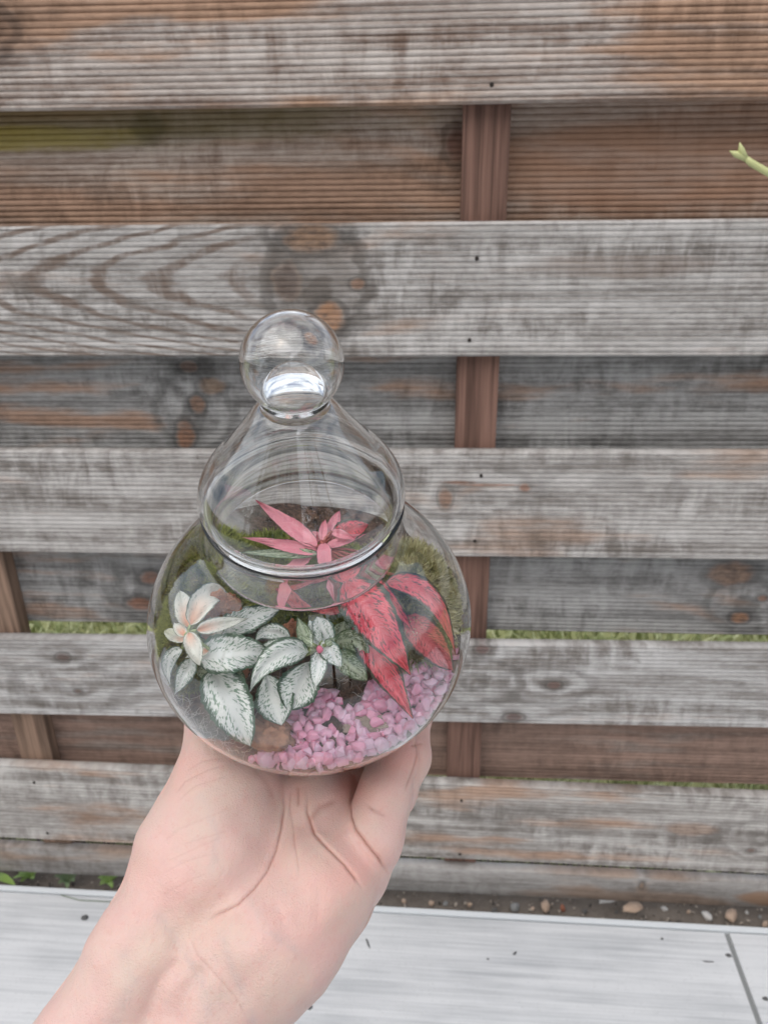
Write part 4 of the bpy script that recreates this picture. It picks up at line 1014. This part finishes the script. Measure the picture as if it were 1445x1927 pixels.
    me.loops.add(len(Fq)*4); me.loops.foreach_set('vertex_index', Fq.astype(np.int32).ravel()); me.polygons.add(len(Fq)); me.polygons.foreach_set('loop_start', np.arange(0, len(Fq)*4, 4, dtype=np.int32)); me.polygons.foreach_set('loop_total', np.full(len(Fq), 4, np.int32)); me.update(calc_edges=True)
    o = link('person', me); md = o.modifiers.new('s', 'SUBSURF'); md.levels = 1; md.render_levels = 1
    dg = bpy.context.evaluated_depsgraph_get(); me2 = bpy.data.meshes.new_from_object(o.evaluated_get(dg)); o.modifiers.clear(); o.data = me2; me2.name = 'person'
    n = len(me2.vertices); co = np.empty(n*3, np.float32); me2.vertices.foreach_get('co', co); co = co.reshape(-1, 3).astype(float)
    no = np.empty(n*3, np.float32); me2.vertices.foreach_get('normal', no); no = no.reshape(-1, 3).astype(float)
    d = co-CAM; z = d@FW; u = CU+F_*(d@RT)/z; v = CV-F_*(d@UP)/z; front = (no*d).sum(1) < 0
    dep = np.zeros(n); red = np.zeros(n)
    # palm creases as seen: polyline, width px, depth mm
    creases = [
     ([(533, 1478), (536, 1520), (530, 1560), (520, 1600), (502, 1640), (478, 1672), (450, 1700), (405, 1722), (385, 1738)], 3, .6),
     ([(548, 1470), (546, 1520), (552, 1560), (560, 1620), (562, 1650)], 3, .28),
     ([(577, 1480), (578, 1530), (592, 1570), (618, 1595), (650, 1625), (668, 1652), (682, 1672)], 3, .8),
     ([(560, 1475), (562, 1520)], 4, .4), ([(581, 1550), (600, 1520), (640, 1504)], 9, .4),
     ([(662, 1490), (660, 1535), (668, 1562), (690, 1592), (712, 1616), (726, 1642)], 3, 1.2), ([(783, 1375), (784, 1420), (772, 1460), (762, 1492)], 3, .5),
     ([(690, 1516), (705, 1528), (730, 1538)], 4, .3), ([(686, 1508), (700, 1522), (722, 1531)], 3, .22),
     ([(772, 1403), (782, 1402), (796, 1399)], 3, .4),
     ([(345, 1740), (375, 1800), (420, 1850), (450, 1890), (470, 1930)], 3, .2), ([(330, 1735), (345, 1790), (370, 1850)], 12, .5),
     ([(350, 1795), (300, 1850), (265, 1940)], 16, 1.6), ([(390, 1810), (350, 1870), (325, 1940)], 14, 1.5), ([(300, 1700), (330, 1760), (335, 1800)], 16, .8), ([(450, 1700), (470, 1740), (460, 1790)], 18, .8),
     ([(430, 1437), (390, 1450), (350, 1470), (325, 1500)], 3, .2), ([(420, 1425), (380, 1432), (348, 1452)], 3, .16), ([(440, 1455), (400, 1470), (370, 1480), (325, 1515)], 3, .16),
     ([(455, 1510), (400, 1535), (335, 1560), (300, 1590)], 4, .09), ([(440, 1560), (390, 1575), (330, 1592)], 3, .11), ([(430, 1570), (360, 1600), (300, 1625)], 3, .10),
     ([(410, 1605), (350, 1620), (296, 1650)], 3, .10), ([(400, 1640), (350, 1660), (300, 1690)], 3, .08), ([(400, 1600), (420, 1640), (400, 1680)], 4, .05), ([(470, 1440), (500, 1470), (520, 1510)], 8, .25),
     ([(560, 1640), (570, 1690), (560, 1740)], 12, .3), ([(600, 1650), (600, 1700), (590, 1740)], 12, .3), ([(520, 1700), (540, 1760)], 12, .3)]
    for pl, wpx, mm in creases:
        best = np.full(n, 1e9); ww = np.ones(n)
        a0, a1 = min(p[0] for p in pl)-25, max(p[0] for p in pl)+25; b0, b1 = min(p[1] for p in pl)-25, max(p[1] for p in pl)+25
        s = np.where(front & (u > a0) & (u < a1) & (v > b0) & (v < b1))[0]
        if len(s) == 0: continue
        bs = np.full(len(s), 1e9); wt = np.zeros(len(s)); N_ = len(pl)-1
        for i in range(N_):
            ax0, ay0 = pl[i]; bx, by = pl[i+1]; dx, dy = bx-ax0, by-ay0; t_ = np.clip(((u[s]-ax0)*dx+(v[s]-ay0)*dy)/(dx*dx+dy*dy), 0, 1)
            dd = np.hypot(u[s]-ax0-t_*dx, v[s]-ay0-t_*dy); tt = (i+t_)/N_; up_ = dd < bs; bs[up_] = dd[up_]; wt[up_] = np.clip(np.minimum(tt, 1-tt)*5+.15, 0, 1)[up_]
        g = np.exp(-(bs/wpx)**2)*wt; dep[s] += g*mm*.001*1.0 - np.exp(-((bs-wpx*2.6)/(wpx*1.8))**2)*wt*mm*.001*.18; red[s] += (g**2.5*min(1., mm*1.3) if wpx < 11 else 0)
    # tendons, veins and soft unevenness
    for i in range(0, n): pass
    nz = .0008*np.sin(u*.031+v*.012)*np.sin(v*.027-u*.011)+.0003*np.sin(u*.07+1)*np.sin(v*.06)
    co2 = co - no*dep[:, None] + no*(nz*front)[:, None]
    me2.vertices.foreach_set('co', co2.astype(np.float32).ravel())
    # natural redness: finger pads, base of fingers, heel
    def blob(cx, cy, r, a): return a*np.exp(-((u-cx)**2+(v-cy)**2)/r**2)
    rz = blob(740, 1420, 45, .8)+blob(700, 1500, 60, .3)+blob(760, 1400, 60, .5)+blob(640, 1640, 60, .45)+blob(560, 1480, 40, .5)+blob(350, 1700, 120, .2)+blob(590, 1740, 80, .3)+blob(330, 1440, 60, .4)+blob(660, 1480, 30, .9)+blob(250, 1620, 40, .25)+blob(690, 1640, 40, .3)
    vn = np.zeros(n)
    for pl, wpx in [([(300, 1720), (345, 1790), (380, 1850), (395, 1930)], 13), ([(420, 1760), (440, 1830), (470, 1900), (480, 1940)], 10), ([(230, 1800), (250, 1850), (215, 1930)], 14), ([(470, 1690), (500, 1750), (560, 1790)], 9), ([(380, 1500), (410, 1570), (400, 1640)], 10)]:
        bs = np.full(n, 1e9)
        for i in range(len(pl)-1):
            ax0, ay0 = pl[i]; bx, by = pl[i+1]; dx, dy = bx-ax0, by-ay0; t_ = np.clip(((u-ax0)*dx+(v-ay0)*dy)/(dx*dx+dy*dy), 0, 1); bs = np.minimum(bs, np.hypot(u-ax0-t_*dx, v-ay0-t_*dy))
        vn = np.maximum(vn, np.exp(-(bs/wpx)**2)*front)
    at = me2.attributes.new('vein', 'FLOAT', 'POINT'); at.data.foreach_set('value', vn.astype(np.float32))
    at = me2.attributes.new('redness', 'FLOAT', 'POINT'); at.data.foreach_set('value', np.clip(rz, 0, 1).astype(np.float32))
    at = me2.attributes.new('crease', 'FLOAT', 'POINT'); at.data.foreach_set('value', np.clip(red, 0, 1).astype(np.float32))
    me2.update(); me2.shade_smooth()
    t = NT('skin'); a1_ = t.n('ShaderNodeAttribute', attribute_name='redness').outputs['Fac']; a2_ = t.n('ShaderNodeAttribute', attribute_name='crease').outputs['Fac']; co_ = t.coord()
    n1 = t.noise(co_, 45, 4, .6); n2 = t.noise(co_, 180, 3, .6); n3 = t.noise(co_, 1400, 3, .6)
    c = t.mix(t.ramp(n1, .3, .7), (.61, .458, .395), (.665, .445, .40)); c = t.mix(t.math('MULTIPLY', t.ramp(n2, .45, .75), .35), c, (.60, .38, .335))
    a3_ = t.n('ShaderNodeAttribute', attribute_name='vein').outputs['Fac']; c = t.mix(t.math('MULTIPLY', a3_, t.ramp(n2, .25, .7, .05, .35)), c, (.44, .42, .40))
    n4 = t.noise(co_, 16, 3, .5); c = t.mix(t.ramp(n4, .5, .68, 0, .5), c, (.66, .53, .43)); n5 = t.noise(t.scale(co_, (1, 1, 1), (2, 5, 1)), 420, 3, .6); c = t.mix(t.ramp(n5, .55, .75, 0, .3), c, (.58, .30, .25))
    c = t.mix(t.math('MULTIPLY', a1_, .6), c, (.70, .30, .24)); c = t.mix(t.math('MULTIPLY', a2_, .8, clamp=True), c, (.36, .15, .11))
    t.base(c, .42, Subsurface_Weight=.4, Subsurface_Scale=.003, Specular_IOR_Level=.35); t.set(t.b.inputs['Subsurface Radius'], (1, .35, .2))
    vor = t.n('ShaderNodeTexVoronoi'); vor.feature = 'DISTANCE_TO_EDGE'; t.set(vor.inputs['Vector'], t.scale(co_, (1, 1, 1))); vor.inputs['Scale'].default_value = 900
    wr = t.noise(t.scale(co_, (420, 160, 420)), 1, 4, .65, .8)
    t.bump(t.math('ADD', t.math('ADD', t.math('MULTIPLY', n3, .5), t.math('MULTIPLY', wr, 1.6)), t.math('MULTIPLY', vor.outputs[0], .8)), .45, .0006)
    me2.materials.clear(); me2.materials.append(t.m)
    tag(o, 'bare left hand and forearm holding the glass jar from below, palm up', 'person')
hand()
